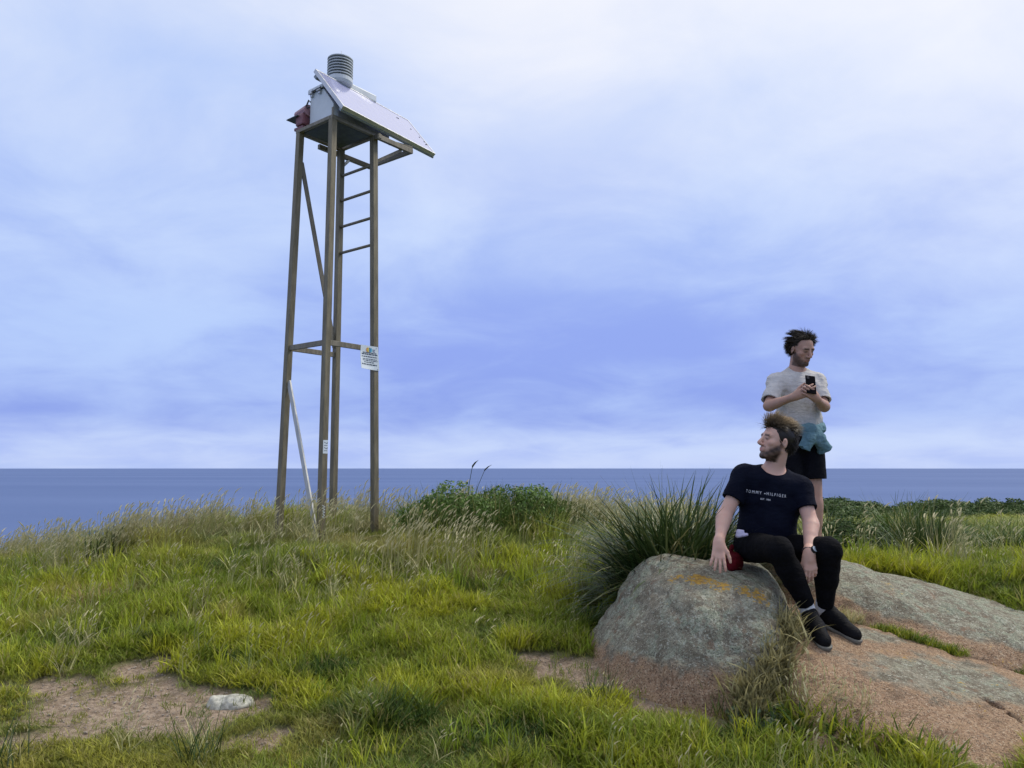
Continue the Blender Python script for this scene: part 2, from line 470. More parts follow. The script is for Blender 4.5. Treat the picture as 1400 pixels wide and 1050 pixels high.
# ================================================================== implicit surfaces
class Vol:
    """signed distance volume meshed with surface nets; shapes only touch their own neighbourhood"""
    def __init__(s, lo, hi, h):
        s.lo = np.array(lo, float); s.h = h
        s.n = np.ceil((np.array(hi, float) - s.lo) / h).astype(int) + 1
        s.v = np.full(tuple(s.n), 0.2, np.float32)
    def grid(s, lo, hi):
        i0 = np.clip(np.floor((np.array(lo) - s.lo) / s.h).astype(int), 0, s.n)
        i1 = np.clip(np.ceil((np.array(hi) - s.lo) / s.h).astype(int) + 1, 0, s.n)
        if (i1 <= i0).any(): return None, None
        ax = [(s.lo[k] + s.h * np.arange(i0[k], i1[k])).astype(np.float32) for k in range(3)]
        return tuple(slice(a, b) for a, b in zip(i0, i1)), np.meshgrid(*ax, indexing='ij', sparse=True)
    def full(s):
        return s.grid(s.lo, s.lo + s.h * (s.n - 1))
    def comb(s, sl, d, k, mode='add'):
        a = s.v[sl]
        if mode == 'add':
            if k > 0:
                hh = np.clip(0.5 + 0.5 * (d - a) / k, 0, 1)   # 1 -> a
                s.v[sl] = d * (1 - hh) + a * hh - k * hh * (1 - hh)
            else: s.v[sl] = np.minimum(a, d)
        elif mode == 'sub':
            d = -d
            if k > 0:
                hh = np.clip(0.5 - 0.5 * (d - a) / k, 0, 1)
                s.v[sl] = d * (1 - hh) + a * hh + k * hh * (1 - hh)
            else: s.v[sl] = np.maximum(a, d)
    def cap(s, a, b, ra, rb, k=0.02, mode='add', infl=0.0):
        a, b = np.array(a, float), np.array(b, float); ra += infl; rb += infl
        m = max(ra, rb) + k + 4 * s.h
        sl, g = s.grid(np.minimum(a, b) - m, np.maximum(a, b) + m)
        if sl is None: return s
        ab = b - a; L = ab @ ab + 1e-12
        X, Y, Z = g[0] - a[0], g[1] - a[1], g[2] - a[2]
        tt = np.clip((X * ab[0] + Y * ab[1] + Z * ab[2]) / L, 0, 1)
        d = np.sqrt((X - tt * ab[0]) ** 2 + (Y - tt * ab[1]) ** 2 + (Z - tt * ab[2]) ** 2) - (ra + (rb - ra) * tt)
        s.comb(sl, d, k, mode); return s
    def ell(s, c, r, Rm=None, k=0.02, mode='add', infl=0.0):
        c = np.array(c, float); r = np.array(r, float) + infl
        m = r.max() + k + 4 * s.h
        sl, g = s.grid(c - m, c + m)
        if sl is None: return s
        X, Y, Z = g[0] - c[0], g[1] - c[1], g[2] - c[2]
        if Rm is not None:
            R = np.array(Rm, float)
            X, Y, Z = (X * R[0, 0] + Y * R[1, 0] + Z * R[2, 0]), (X * R[0, 1] + Y * R[1, 1] + Z * R[2, 1]), (X * R[0, 2] + Y * R[1, 2] + Z * R[2, 2])
        k0 = np.sqrt((X / r[0]) ** 2 + (Y / r[1]) ** 2 + (Z / r[2]) ** 2)
        k1 = np.sqrt((X / r[0] ** 2) ** 2 + (Y / r[1] ** 2) ** 2 + (Z / r[2] ** 2) ** 2)
        d = k0 * (k0 - 1) / np.maximum(k1, 1e-6)
        s.comb(sl, d, k, mode); return s
    def cut(s, p, n, k=0.0, wob=0.0, seed=1, freq=14):
        """keep the side behind the plane"""
        n = np.array(n, float); n /= np.linalg.norm(n)
        sl, g = s.full()
        d = (g[0] - p[0]) * n[0] + (g[1] - p[1]) * n[1] + (g[2] - p[2]) * n[2]
        if wob: d = d + wob * fbm(g[0] * freq + 0 * g[1], g[1] * freq + 0 * g[2], g[2] * freq + 0 * g[0], 2, seed)
        s.v = np.maximum(s.v, d.astype(np.float32)); return s
    def mesh(s):
        v = s.v; ins = v < 0
        nx, ny, nz = v.shape
        c = np.zeros((nx - 1, ny - 1, nz - 1), np.int8)
        for dx in (0, 1):
            for dy in (0, 1):
                for dz in (0, 1):
                    c += ins[dx:nx - 1 + dx, dy:ny - 1 + dy, dz:nz - 1 + dz]
        act = np.argwhere((c > 0) & (c < 8))
        idx = np.full(c.shape, -1, np.int32); idx[tuple(act.T)] = np.arange(len(act))
        acc = np.zeros((len(act), 3)); cnt = np.zeros(len(act))
        cor = [(dx, dy, dz) for dx in (0, 1) for dy in (0, 1) for dz in (0, 1)]
        val = {q: v[act[:, 0] + q[0], act[:, 1] + q[1], act[:, 2] + q[2]] for q in cor}
        for q in cor:
            for k in range(3):
                if q[k] == 0:
                    r = list(q); r[k] = 1; r = tuple(r)
                    a, b = val[q], val[r]
                    m = (a < 0) != (b < 0)
                    tt = a[m] / (a[m] - b[m])
                    p = np.tile(np.array(q, float), (m.sum(), 1)); p[:, k] += tt
                    acc[m] += p; cnt[m] += 1
        verts = s.lo + s.h * (act + acc / cnt[:, None])
        faces = []
        for k in range(3):
            o1, o2 = (k + 1) % 3, (k + 2) % 3
            n = [slice(None)] * 3; m = [slice(None)] * 3
            n[k] = slice(0, -1); m[k] = slice(1, None)
            a, b = ins[tuple(n)], ins[tuple(m)]
            e = np.argwhere(a != b)
            ok = (e[:, o1] > 0) & (e[:, o2] > 0) & (e[:, o1] < c.shape[o1]) & (e[:, o2] < c.shape[o2])
            e = e[ok]
            if len(e) == 0: continue
            sgn = ins[tuple(e.T)]
            def cell(d1, d2):
                q = e.copy(); q[:, o1] -= d1; q[:, o2] -= d2
                return idx[tuple(q.T)]
            f = np.stack([cell(1, 1), cell(0, 1), cell(0, 0), cell(1, 0)], 1)
            f[~sgn] = f[~sgn][:, ::-1]
            faces.append(f)
        return verts, np.concatenate(faces)

# ================================================================== boulders
def rock_material(name, seed, tan_h, orange=None, tan_amt=0.5):
    """granite: grey with pale green lichen above, bare tan stone low down, orange lichen where the top is trodden"""
    t = NT(name); c = t.pos()
    off = t.mapping(c, (1, 1, 1), (seed * 3.7, seed * 1.3, seed * 2.1))
    speck = t.noise(off, 140, 3, 0.7); fine = t.noise(off, 46, 5, 0.7); mid = t.noise(off, 13, 6, 0.68); big = t.noise(off, 3.2, 5, 0.6)
    tan = t.mix(t.ramp(fine, 0.34, 0.66), (0.27, 0.165, 0.10), (0.50, 0.345, 0.22))
    tan = t.mix(t.ramp(mid, 0.45, 0.7), tan, (0.42, 0.28, 0.165))
    tan = t.mix(t.ramp(t.noise(t.mapping(off, loc=(4, 1, 4)), 85, 3, 0.7), 0.57, 0.62), tan, (0.56, 0.44, 0.31))
    tan = t.mix(t.ramp(speck, 0.55, 0.61), tan, (0.09, 0.065, 0.045))
    tan = t.mix(t.math('MULTIPLY', t.ramp(t.noise(t.mapping(off, (1, 2.2, 1), (3, 3, 8)), 5, 6, 0.7), 0.54, 0.66), 0.7), tan, (0.155, 0.11, 0.075))
    grey = t.mix(t.ramp(mid, 0.36, 0.62), (0.20, 0.175, 0.125), (0.36, 0.32, 0.24))
    lich = t.mix(t.ramp(fine, 0.35, 0.65), (0.215, 0.235, 0.17), (0.40, 0.42, 0.31))
    lm = t.math('MULTIPLY', t.ramp(mid, 0.47, 0.54), t.ramp(big, 0.32, 0.55))
    grey = t.mix(lm, grey, lich)
    grey = t.mix(t.math('MULTIPLY', t.ramp(t.noise(t.mapping(off, loc=(5, 5, 5)), 19, 5, 0.7), 0.57, 0.66), 0.85), grey, (0.50, 0.49, 0.38))
    grey = t.mix(t.math('MULTIPLY', t.ramp(t.noise(t.mapping(off, loc=(9, 2, 7)), 7, 5, 0.7), 0.58, 0.68), 0.7), grey, (0.27, 0.155, 0.095))
    grey = t.mix(t.math('MULTIPLY', t.ramp(t.noise(t.mapping(off, loc=(2, 8, 4)), 70, 3, 0.7), 0.56, 0.62), 0.8), grey, (0.52, 0.52, 0.42))
    grey = t.mix(t.ramp(speck, 0.57, 0.63), grey, (0.06, 0.055, 0.045))
    sp = t.n('ShaderNodeSeparateXYZ'); t.link(c, sp.inputs[0])
    at = t.attr('bare', out='Fac')
    lev = t.math('ADD', at, t.math('MULTIPLY', t.math('SUBTRACT', t.math('ADD', t.math('MULTIPLY', big, 0.6), t.math('MULTIPLY', mid, 0.5)), 0.55), 3.4))
    col = t.mix(t.ramp(lev, 0.25, 0.80), grey, tan)
    ao = t.attr('lichen', out='Fac')
    om = t.math('ADD', ao, t.math('MULTIPLY', t.math('SUBTRACT', t.math('ADD', t.math('MULTIPLY', mid, 0.5), t.math('MULTIPLY', fine, 0.5)), 0.5), 4.6))
    orange_c = t.mix(t.ramp(fine, 0.38, 0.62), (0.34, 0.17, 0.025), (0.55, 0.33, 0.05))
    col = t.mix(t.math('MULTIPLY', t.ramp(om, 0.55, 0.80), 0.9), col, orange_c)
    h = t.math('ADD', t.math('ADD', t.math('MULTIPLY', mid, 0.5), t.math('MULTIPLY', fine, 0.5)), t.math('MULTIPLY', speck, 0.25))
    return t.done(t.bsdf(col, 0.92, 0, 0.2, t.bump(h, 1.0, 0.035)))

def rock(name, planes, lo, hi, k, h, namp, seed, bare, lichen, label, cracks=()):
    v = Vol(lo, hi, h)
    sl, g = v.full()
    acc = None
    for n, p in planes:
        n = np.array(n, float); n /= np.linalg.norm(n)
        d = (g[0] - p[0]) * n[0] + (g[1] - p[1]) * n[1] + (g[2] - p[2]) * n[2]
        if acc is None: acc = d
        else:
            hh = np.clip(0.5 - 0.5 * (d - acc) / k, 0, 1)
            acc = d * (1 - hh) + acc * hh + k * hh * (1 - hh)
    X, Y, Z = np.broadcast_arrays(*g)
    acc = acc + namp * fbm(X * 2.3, Y * 2.3, Z * 2.3, 3, seed) + namp * 0.5 * fbm(X * 6.5, Y * 6.5, Z * 6.5, 3, seed + 5) + 0.011 * np.clip(np.abs(fbm(X * 4.2, Y * 4.2, Z * 4.2, 3, seed + 7)) * -9 + 1, 0, 1) + 0.004 * fbm(X * 38, Y * 38, Z * 38, 2, seed + 9)
    v.v = acc.astype(np.float32)
    for a, b, r in cracks:
        v.cap(a, b, r, r, 0.02, 'sub')
    verts, faces = v.mesh()
    cen = verts.mean(0)
    o = mesh_obj(name, verts - np.array([cen[0], cen[1], 0]), faces, None, smooth=True)
    o.location = (cen[0], cen[1], 0)
    set_attr(o, 'bare', bare(verts), 'FLOAT')
    set_attr(o, 'lichen', lichen(verts), 'FLOAT')
    tag(o, label, 'boulder')
    return o

def blobs(v, L):
    m = np.zeros(len(v))
    for p, r in L:
        m = np.maximum(m, 1 - np.linalg.norm(v - np.array(p), axis=1) / r)
    return np.clip(m, 0, 1)

b1_planes = [((0.05, -0.20, 1), (1.2, 4.5, .955)), ((-.12, -1, .42), (1.1, 4.17, .62)), ((-1, -.22, .66), (.735, 4.62, .755)),
             ((1, -.25, .22), (1.60, 4.5, .8)), ((0, 1, .2), (1.2, 5.15, .8)), ((-.75, -1, .3), (.72, 4.33, .6)), ((.8, -.9, .35), (1.56, 4.22, .62)), ((0, 0, -1), (1, 4.5, -.1))]
def b1_bare(v): return sstep(0.66, 0.42, v[:, 2]) * 0.95 + 0.55 * sstep(1.42, 1.62, v[:, 0]) * sstep(0.95, 0.6, v[:, 2])
def b1_lich(v):
    return blobs(v, [(P(955, 772, 4.55), .16), (P(920, 775, 4.6), .12), (P(985, 780, 4.45), .15), (P(1020, 790, 4.38), .14), (P(1045, 800, 4.35), .14), (P(1000, 785, 4.4), .13), (P(1068, 828, 4.3), .06), (P(900, 785, 4.5), .07)]) * 2.0
boulder_a = rock('boulder', b1_planes, (.35, 3.85, -.05), (1.95, 5.4, 1.25), 0.16, 0.016, 0.035, 3, b1_bare, b1_lich,
                 'rounded grey boulder with orange lichen on top, the seated man on it',
                 cracks=[(P(985, 878, 4.16), P(968, 915, 4.10), 0.018)])
boulder_a.data.materials.append(rock_material('lichen_granite_round', 1, 0.5))

b2_planes = [((.18, -.38, 1), (1.667, 4.3, .685)), ((.18, -.12, 1), (1.667, 4.42, .705)), ((-1, -.1, .55), (1.40, 4.2, .5)), ((-.25, -1, 1.3), (1.7, 3.55, .29)), ((.48, .78, .45), (2.05, 4.86, .74)), ((1, 0, .3), (4.2, 4, .3)), ((0, 0, -1), (2, 4, -.3))]
def b2_bare(v):
    w = fbm(v[:, 0] * 2.2, v[:, 1] * 2.2, v[:, 2] * 2, 3, 88)
    g_ = np.maximum(0, 1 - np.hypot((v[:, 0] - 2.40) / .85, (v[:, 1] - 4.20) / .36)) + np.maximum(0, 1 - np.hypot((v[:, 0] - 2.05) / .35, (v[:, 1] - 4.6) / .12))
    return np.clip(1.05 - 1.25 * g_ + 0.15 * w, 0, 1)
def b2_lich(v):
    return blobs(v, [(P(1245, 905, 4.35), .12), (P(1315, 938, 4.15), .10), (P(1380, 950, 4.15), .12), (P(1350, 990, 3.9), .09), (P(1210, 900, 4.4), .08)]) * 0.5
boulder_b = rock('boulder', b2_planes, (1.1, 3.0, -.35), (4.3, 5.4, 1.0), 0.14, 0.02, 0.035, 17, b2_bare, b2_lich,
                 "low tan granite slab under the seated man's shoes",
                 cracks=[(P(1345, 960, 4.05), P(1420, 1010, 3.8), 0.02)])
boulder_b.data.materials.append(rock_material('tan_granite_slab', 2, 0.5))

b3_planes = [((.092, -.5275, 1), (2.05, 4.9, .775)), ((.27, -.05, 1), (2.22, 5.4, .975)), ((-.52, -1, .50), (2.30, 4.76, .70)), ((.15, 1, .35), (2.5, 5.85, .75)), ((-1, -.3, .45), (1.84, 5.0, .8)), ((1, 0, .5), (4.9, 5, .3)), ((.1, -1, .25), (2.5, 4.52, .5)), ((0, 0, -1), (2, 4, -.3))]
def b3_bare(v):
    w = fbm(v[:, 0] * 2.5, v[:, 1] * 2.5, v[:, 2] * 2, 3, 89)
    d = v[:, 2] - (0.74 + 0.7 * -(v[:, 0] - 2.05) * 0.35)
    return np.clip(sstep(.09, -.03, d) * 0.9 + sstep(2.25, 1.9, v[:, 0]) * 0.8 + 0.12 * w, 0, 1)
def b3_lich(v): return blobs(v, [(P(1215, 800, 5.1), .12), (P(1370, 905, 4.6), .14), (P(1290, 790, 5.2), .07), (P(1108, 800, 5.0), .1)]) * 0.5
boulder_c = rock('boulder', b3_planes, (1.5, 4.2, -.35), (5.0, 6.2, 1.25), 0.15, 0.02, 0.045, 29, b3_bare, b3_lich,
                 'long sloping lichen-grey granite whaleback rising behind the low tan slab',
                 cracks=[(P(1255, 800, 5.05), P(1330, 850, 4.8), 0.016), (P(1310, 803, 5.25), P(1335, 812, 5.1), 0.03)])
boulder_c.data.materials.append(rock_material('grey_granite_ridge', 3, 0.5))

def drop(x, y):
    """top of the rocks or the ground under (x, y)"""
    z = float(gz(x, y))
    for o in (boulder_a, boulder_b, boulder_c):
        bvh = BVH[o.name]
        h = bvh.ray_cast(Vector((x - o.location.x, y - o.location.y, 3.0)), Vector((0, 0, -1)))
        if h[0] is not None: z = max(z, h[0].z)
    return z
BVH = {}
for o in (boulder_a, boulder_b, boulder_c):
    BVH[o.name] = BVHTree.FromPolygons([v_.co for v_ in o.data.vertices], [tuple(p_.vertices) for p_ in o.data.polygons])

# pale stone half sunk in the bare soil
q = G(315, 957)
v = Vol((-.2, -.13, -.08), (.2, .13, .10), 0.006)
v.ell((0, 0, -.012), (.118, .066, .040), k=0.0)
v.ell((.05, .0, .004), (.075, .05, .042), k=0.03)
v.ell((-.07, .01, .002), (.05, .045, .034), k=0.03)
sl, g = v.full(); X, Y, Z = np.broadcast_arrays(*g)
v.v += (0.016 * fbm(X * 15, Y * 15, Z * 26, 3, 5)).astype(np.float32)
vv, ff = v.mesh()
stone = mesh_obj('pale_stone', vv, ff, simple('pale_quartz', (0.42, 0.41, 0.34), 0.85, var=0.4, scale=30, bump=0.6), smooth=True)
stone.location = (q[0], q[1], gz(q[0], q[1]) - 0.022)
tag(stone, 'flat whitish stone lying in the bare soil patch', 'stone')
# ================================================================== weather station on a four-legged steel tower
TC = np.array([-1.97, 8.3]); TYAW = 0.113; ZT = 5.346; ZM = 2.894
def tdir(k): a = TYAW + k * math.pi / 2; return np.array([math.cos(a), math.sin(a), 0.0])
def corner(k, z):
    s = 0.486 + (0.406 - 0.486) * (z - 1.6) / (ZT - 1.6)
    return np.array([TC[0], TC[1], z]) + s * tdir(k)
cR, cB, cL, cF = 0, 1, 2, 3
E1 = tdir(cR) - tdir(cF); E1 /= np.linalg.norm(E1)
E2 = tdir(cF) - tdir(cL); E2 /= np.linalg.norm(E2)
UP = np.array([0, 0, 1.0])
def W(a, b, z, dy=0.0):
    f1 = math.cos(dy) * E1 + math.sin(dy) * E2; f2 = -math.sin(dy) * E1 + math.cos(dy) * E2
    return np.array([TC[0], TC[1], ZT]) + a * f1 + b * f2 + z * UP

def steel(name, c0, c1, rough=0.55, metal=0.25, streak=True):
    t = NT(name); c = t.coord()
    n1 = t.noise(t.mapping(c, (9, 9, 1.4)), 3.0, 6, 0.65); n2 = t.noise(c, 55, 4, 0.6)
    col = t.mix(t.ramp(n1, 0.32, 0.68), c0, c1)
    col = t.mix(t.math('MULTIPLY', t.ramp(n2, 0.60, 0.72), 0.5), col, tuple(v * 0.55 for v in c0))
    return t.done(t.bsdf(col, t.math('ADD', t.math('MULTIPLY', n1, 0.3), rough - 0.15), metal, 0.4, t.bump(n2, 0.2, 0.003)))
M_leg = steel('weathered_brown_steel', (0.135, 0.115, 0.070), (0.225, 0.195, 0.130))
M_rail = steel('grey_brown_steel', (0.16, 0.14, 0.10), (0.25, 0.22, 0.165))
M_galv = steel('galvanised_brace', (0.40, 0.40, 0.37), (0.58, 0.58, 0.55), 0.5, 0.4)
M_white = simple('white_enclosure_paint', (0.60, 0.64, 0.66), 0.45, var=0.07, scale=5, spec=0.5)
M_alu = simple('aluminium_frame', (0.55, 0.56, 0.58), 0.4, 0.6, var=0.1)
M_dark = simple('dark_fittings', (0.045, 0.05, 0.055), 0.5)
M_plate = simple('dark_platform_plate', (0.075, 0.085, 0.09), 0.6, 0.2, var=0.3)
M_grey = simple('grey_louvre_plastic', (0.33, 0.36, 0.38), 0.5, var=0.1)
M_louvre = simple('pale_louvre_plastic', (0.50, 0.54, 0.57), 0.5, var=0.1)
M_channel = steel('cool_grey_channel', (0.20, 0.235, 0.26), (0.28, 0.32, 0.35))
M_maroon = simple('maroon_housing', (0.20, 0.075, 0.085), 0.45, var=0.2)
M_pink = simple('faded_red_cover', (0.36, 0.20, 0.22), 0.5, var=0.15)
t = NT('solar_glass'); c = t.coord('Object')
sx = t.n('ShaderNodeSeparateXYZ'); t.link(t.attr('cells'), sx.inputs[0])
def gridl(o, n, w):
    fr = t.math('FRACT', t.math('MULTIPLY', o, n)); return t.math('LESS_THAN', fr, w)
gl = t.math('MAXIMUM', gridl(sx.outputs[0], 12, 0.05), gridl(sx.outputs[1], 6, 0.05))
cc = t.mix(t.noise(c, 6, 3), (0.36, 0.37, 0.58), (0.42, 0.43, 0.64))
cc = t.mix(t.math('MULTIPLY', gl, 0.55), cc, (0.55, 0.56, 0.66))
cc = t.mix(t.ramp(t.noise(c, 42, 3, 0.6), 0.66, 0.74), cc, (0.75, 0.75, 0.78))
M_solar = t.done(t.bsdf(cc, 0.12, 0, 0.6, Coat_Weight=0.6, Coat_Roughness=0.06))

base_z = float(gz(TC[0], TC[1]))
station = empty('weather_station', (TC[0], TC[1], base_z))
tag(station, 'tall four-legged brown steel tower carrying a white cabinet and tilted solar panel', 'weather station')
for k in (cL, cF, cR, cB):
    foot = corner(k, base_z - 0.25)
    MB().bar(foot, corner(k, ZT - 0.004), 0.066, 0.066, E2).build('leg', M_leg, station, bevel=0.004)
    bp = corner(k, base_z)
    MB().box((-.09, -.09, -.03), (.09, .09, .012), lambda x, y, z: tuple(np.array([bp[0], bp[1], gz(bp[0], bp[1])]) + x * E1 + y * E2 + z * UP)).build('foot_plate', M_rail, station, bevel=0.003)
# platform: angle frame and plate
ht = 0.406 / math.sqrt(2)
def bx(a0, a1, b0, b1, z0, z1, dy=0.0):
    return MB().box((a0, b0, z0), (a1, b1, z1), lambda a, b, z: tuple(W(a, b, z, dy)))
bx(-ht + .03, ht - .03, -ht + .03, ht - .03, -.012, .002).build('platform_plate', M_plate, station)
for (a0, a1, b0, b1) in ((-ht - .035, ht + .035, ht - .005, ht + .037), (-ht - .035, ht + .035, -ht - .037, -ht + .005), (-ht - .037, -ht + .005, -ht + .008, ht - .008), (ht - .005, ht + .037, -ht + .008, ht - .008)):
    bx(a0, a1, b0, b1, -.022, .018).build('platform_rail', M_rail, station, bevel=0.003)
# rails half way up and braces
def on(k, z): return corner(k, z)
MB().bar(on(cL, ZM) + E2 * .034, on(cF, ZM) - E2 * .034, 0.03, 0.055, UP).build('cross_rail', M_rail, station, bevel=0.003)
MB().bar(on(cL, ZM) + E1 * .034, on(cB, ZM) - E1 * .034, 0.03, 0.055, UP).build('cross_rail', M_rail, station, bevel=0.003)
MB().bar(on(cF, ZM) + E1 * .034, on(cR, ZM) - E1 * .034, 0.03, 0.055, UP).build('cross_rail', M_rail, station, bevel=0.003)
MB().bar(on(cL, ZT - .34) + E1 * .036, on(cB, ZM + .08) - E1 * .03, 0.012, 0.058, np.cross(E1, E2)).build('diagonal_brace', M_rail, station, bevel=0.002)
o = MB().bar(on(cL, 2.53) + E2 * .036, on(cF, base_z + .02) - E2 * .06 - E1 * .0, 0.055, 0.02, E1).build('diagonal_brace', M_galv, station, bevel=0.002)
o['label'] = 'bright galvanised lower brace'
# ladder rungs between the two far legs
yR = corner(cR, 4)[1]
for py in (225, 260, 297, 334):
    z = P(510, py, yR)[2]
    a, b = corner(cB, z), corner(cR, z)
    MB().tube([a, b], 0.017, 8).build('ladder_rung', M_rail, station, smooth=True)
# outrigger that carries the far end of the panel
za = -0.045
MB().bar(W(ht - .03, .375, za), W(.80, .375, za), .04, .055, UP).build('outrigger_arm', M_rail, station, bevel=0.003)
MB().bar(W(.02, -.358, za), W(.80, -.358, za), .04, .055, UP).build('outrigger_arm', M_rail, station, bevel=0.003)
MB().bar(W(.782, -.336, za), W(.782, .353, za), .036, .053, UP).build('outrigger_beam', M_rail, station, bevel=0.003)
MB().bar(W(ht + .03, ht, -.30), W(.64, .36, -.075), .022, .034, UP).build('outrigger_strut', M_rail, station, bevel=0.002)
MB().bar(W(ht + .01, -ht - .03, -.24), W(.46, -.352, -.073), .022, .03, UP).build('outrigger_strut', M_galv, station, bevel=0.002)
MB().bar(W(ht, ht - .01, -.035), W(ht, .40, -.035), .04, .05, UP).build('outrigger_bracket', M_rail, station, bevel=0.002)
# cabinet
prof = [(-.142, .019), (.268, .019), (.268, .175), (.088, .402), (-.142, .402)]   # sloping front under the panel
cv = [W(a, b, z) for a in (-.272, .262) for b, z in prof]
cab = MB().add(cv, [(0, 1, 2, 3, 4), (9, 8, 7, 6, 5)] + [(i, 5 + i, 5 + (i + 1) % 5, (i + 1) % 5) for i in range(5)]).build('cabinet', M_white, station, bevel=0.008)
bx(-.292, .282, -.168, .098, .408, .455).build('lid', M_white, cab, bevel=0.014)
bx(-.285, .275, -.155, .09, .400, .4085).build('lid_gasket', M_dark, cab)
for bb in (-.10, .04):
    bx(-.298, -.2725, bb - .018, bb + .018, .352, .440).build('latch', M_alu, cab, bevel=0.004)
    MB().tube([W(-.305, bb - .03, .385), W(-.305, bb + .03, .385)], .008, 8).build('latch_pin', M_alu, cab, smooth=True)
MB().tube([W(-.3, -.09, .405), W(-.3, .08, .412)], .005, 6).build('hinge_rod', M_dark, cab, smooth=True)
bx(-.274, -.2715, .244, .2735, .015, .135).build('corner_guard', M_rail, cab)
bx(.04, .60, -.30, -.035, .615, .70).build('instrument_hood', M_white, station, bevel=0.012)
bx(.05, .59, -.29, -.045, .600, .6145).build('hood_seam', M_dark, station)
bx(.10, .50, -.27, -.07, .456, .5995).build('hood_riser', M_white, station, bevel=0.006)
# louvred radiation shield
sc_ = W(.085, -.085, 0)
sh = MB().lathe(sc_, [(.062, .456), (.062, .60), (.13, .63), (.146, .66), (.146, .705), (.12, .712)], 28).build('radiation_shield', M_white, station, smooth=False)
MB().lathe(sc_, [(.085, .712), (.085, .93)], 20).build('inner_screen', M_plate, sh)
for i in range(6):
    z0 = .728 + i * .034
    MB().lathe(sc_, [(.086, z0 + .006), (.142, z0), (.146, z0), (.146, z0 + .010), (.142, z0 + .012), (.086, z0 + .014)], 30).build('louvre', M_louvre, sh, smooth=False)
MB().lathe(sc_, [(.146, .932), (.146, .942), (.12, .952), (.02, .958)], 30).build('louvre_cap', M_louvre, sh, smooth=False)
MB().tube([W(.10, -.09, .95), W(.10, -.09, 1.06)], .0035, 5).build('antenna', M_alu, station)
MB().tube([W(.13, -.08, .95), W(.132, -.08, 1.02)], .003, 5).build('antenna', M_alu, station)
# solar panel, tilted
DY = -0.077
pc = [(-.332, .442, .074), (1.191, .442, .074), (1.191, -.011, .627), (-.332, -.011, .627)]
pn = np.array([0, .553, .453]) / .715
def pp(u, v, w):          # u along, v up the slope (0..1), w out of the glass
    a = -.332 + 1.523 * u; b = .442 - .453 * v; z = .074 + .553 * v
    return W(a + 0, b + pn[1] * w, z + pn[2] * w, DY)
def pbox(u0, u1, v0, v1, w0, w1): return MB().box((u0, v0, w0), (u1, v1, w1), lambda u, v, w: tuple(pp(u, v, w)))
panel = pbox(.014, .986, .03, .97, -.018, .0).build('solar_panel', M_solar, station)
uvw = np.array([(u, v, 0) for w in (0, 1) for (u, v) in ((0, 0), (1, 0), (1, 1), (0, 1))], np.float32)
set_attr(panel, 'cells', np.concatenate([uvw, np.ones((8, 1), np.float32)], 1)[:len(panel.data.vertices)], 'FLOAT_COLOR')
for (u0, u1, v0, v1) in ((0, 1, 0, .03), (0, 1, .97, 1), (0, .014, .031, .969), (.986, 1, .031, .969)):
    pbox(u0, u1, v0, v1, -.042, .004).build('panel_frame', M_alu, panel, bevel=0.002)
pbox(.0, 1.0, -.012, .05, -.062, -.044).build('support_channel', M_channel, panel)
pbox(.0, 1.0, .86, .93, -.075, -.044).build('support_channel', M_channel, panel)
for u, v in ((.80, .80), (.815, .80), (.90, .60), (.945, .42), (.97, .32), (.975, .25), (.955, .22)):
    p0 = pp(u, v, .0); p1 = pp(u, v, .004)
    MB().tube([p0, p1], .009, 8).build('dirt_spot', M_dark, panel)
# panel props
for u in (.28, .52, .80):
    a = -.332 + 1.523 * u
    MB().bar(W(min(a, .26), .30, .02), pp(u, .40, -.045), .006, .04, E1).build('panel_prop', M_alu, station)
MB().bar(W(-.22, .28, .06), W(.50, .30, .02), .012, .10, UP).build('side_plate', M_alu, station)
MB().bar(W(.50, .30, -.01), W(.80, .385, -.01), .010, .06, UP).build('side_plate', M_rail, station)
# red-brown instrument at the corner with its cable
sensor = bx(-.335, -.185, -.322, -.185, .055, .19).build('red_sensor', M_maroon, station, bevel=0.022)
MB().tube([W(-.26, -.37, .215), W(-.26, -.17, .228)], [.058, .07], 12).build('sensor_cover', M_pink, sensor, smooth=False)
bx(-.36, -.16, -.455, -.25, .158, .168).build('visor', M_plate, sensor, bevel=0.002)
bx(-.32, -.20, -.36, -.20, .018, .05).build('sensor_foot', M_maroon, sensor, bevel=0.004)
MB().tube([W(-.29, -.22, .21), W(-.30, -.17, .27), W(-.29, -.145, .33), W(-.27, -.14, .31)], .009, 6).build('cable', M_dark, sensor, smooth=True)
MB().tube([W(-.31, -.34, .175), W(-.31, -.26, .20), W(-.30, -.18, .25), W(-.28, -.14, .245)], .009, 6).build('cable', M_dark, sensor, smooth=True)

# flat lettering as thin geometry
def text_mesh(s, size, align='CENTER'):
    cu = bpy.data.curves.new('lettering', 'FONT')
    cu.body = s; cu.size = size; cu.align_x = align; cu.align_y = 'CENTER'; cu.resolution_u = 2
    ob = bpy.data.objects.new('lettering', cu)
    COL.objects.link(ob)
    bpy.context.view_layer.update()
    dg = bpy.context.evaluated_depsgraph_get()
    me = bpy.data.meshes.new_from_object(ob.evaluated_get(dg))
    v = np.array([w.co[:] for w in me.vertices]); f = [tuple(p.vertices) for p in me.polygons]
    bpy.data.objects.remove(ob); bpy.data.curves.remove(cu); bpy.data.meshes.remove(me)
    return v, f
M_sign = simple('white_sign_sheet', (0.62, 0.68, 0.72), 0.4, var=0.05)
M_ink = simple('sign_ink', (0.05, 0.07, 0.10), 0.6)
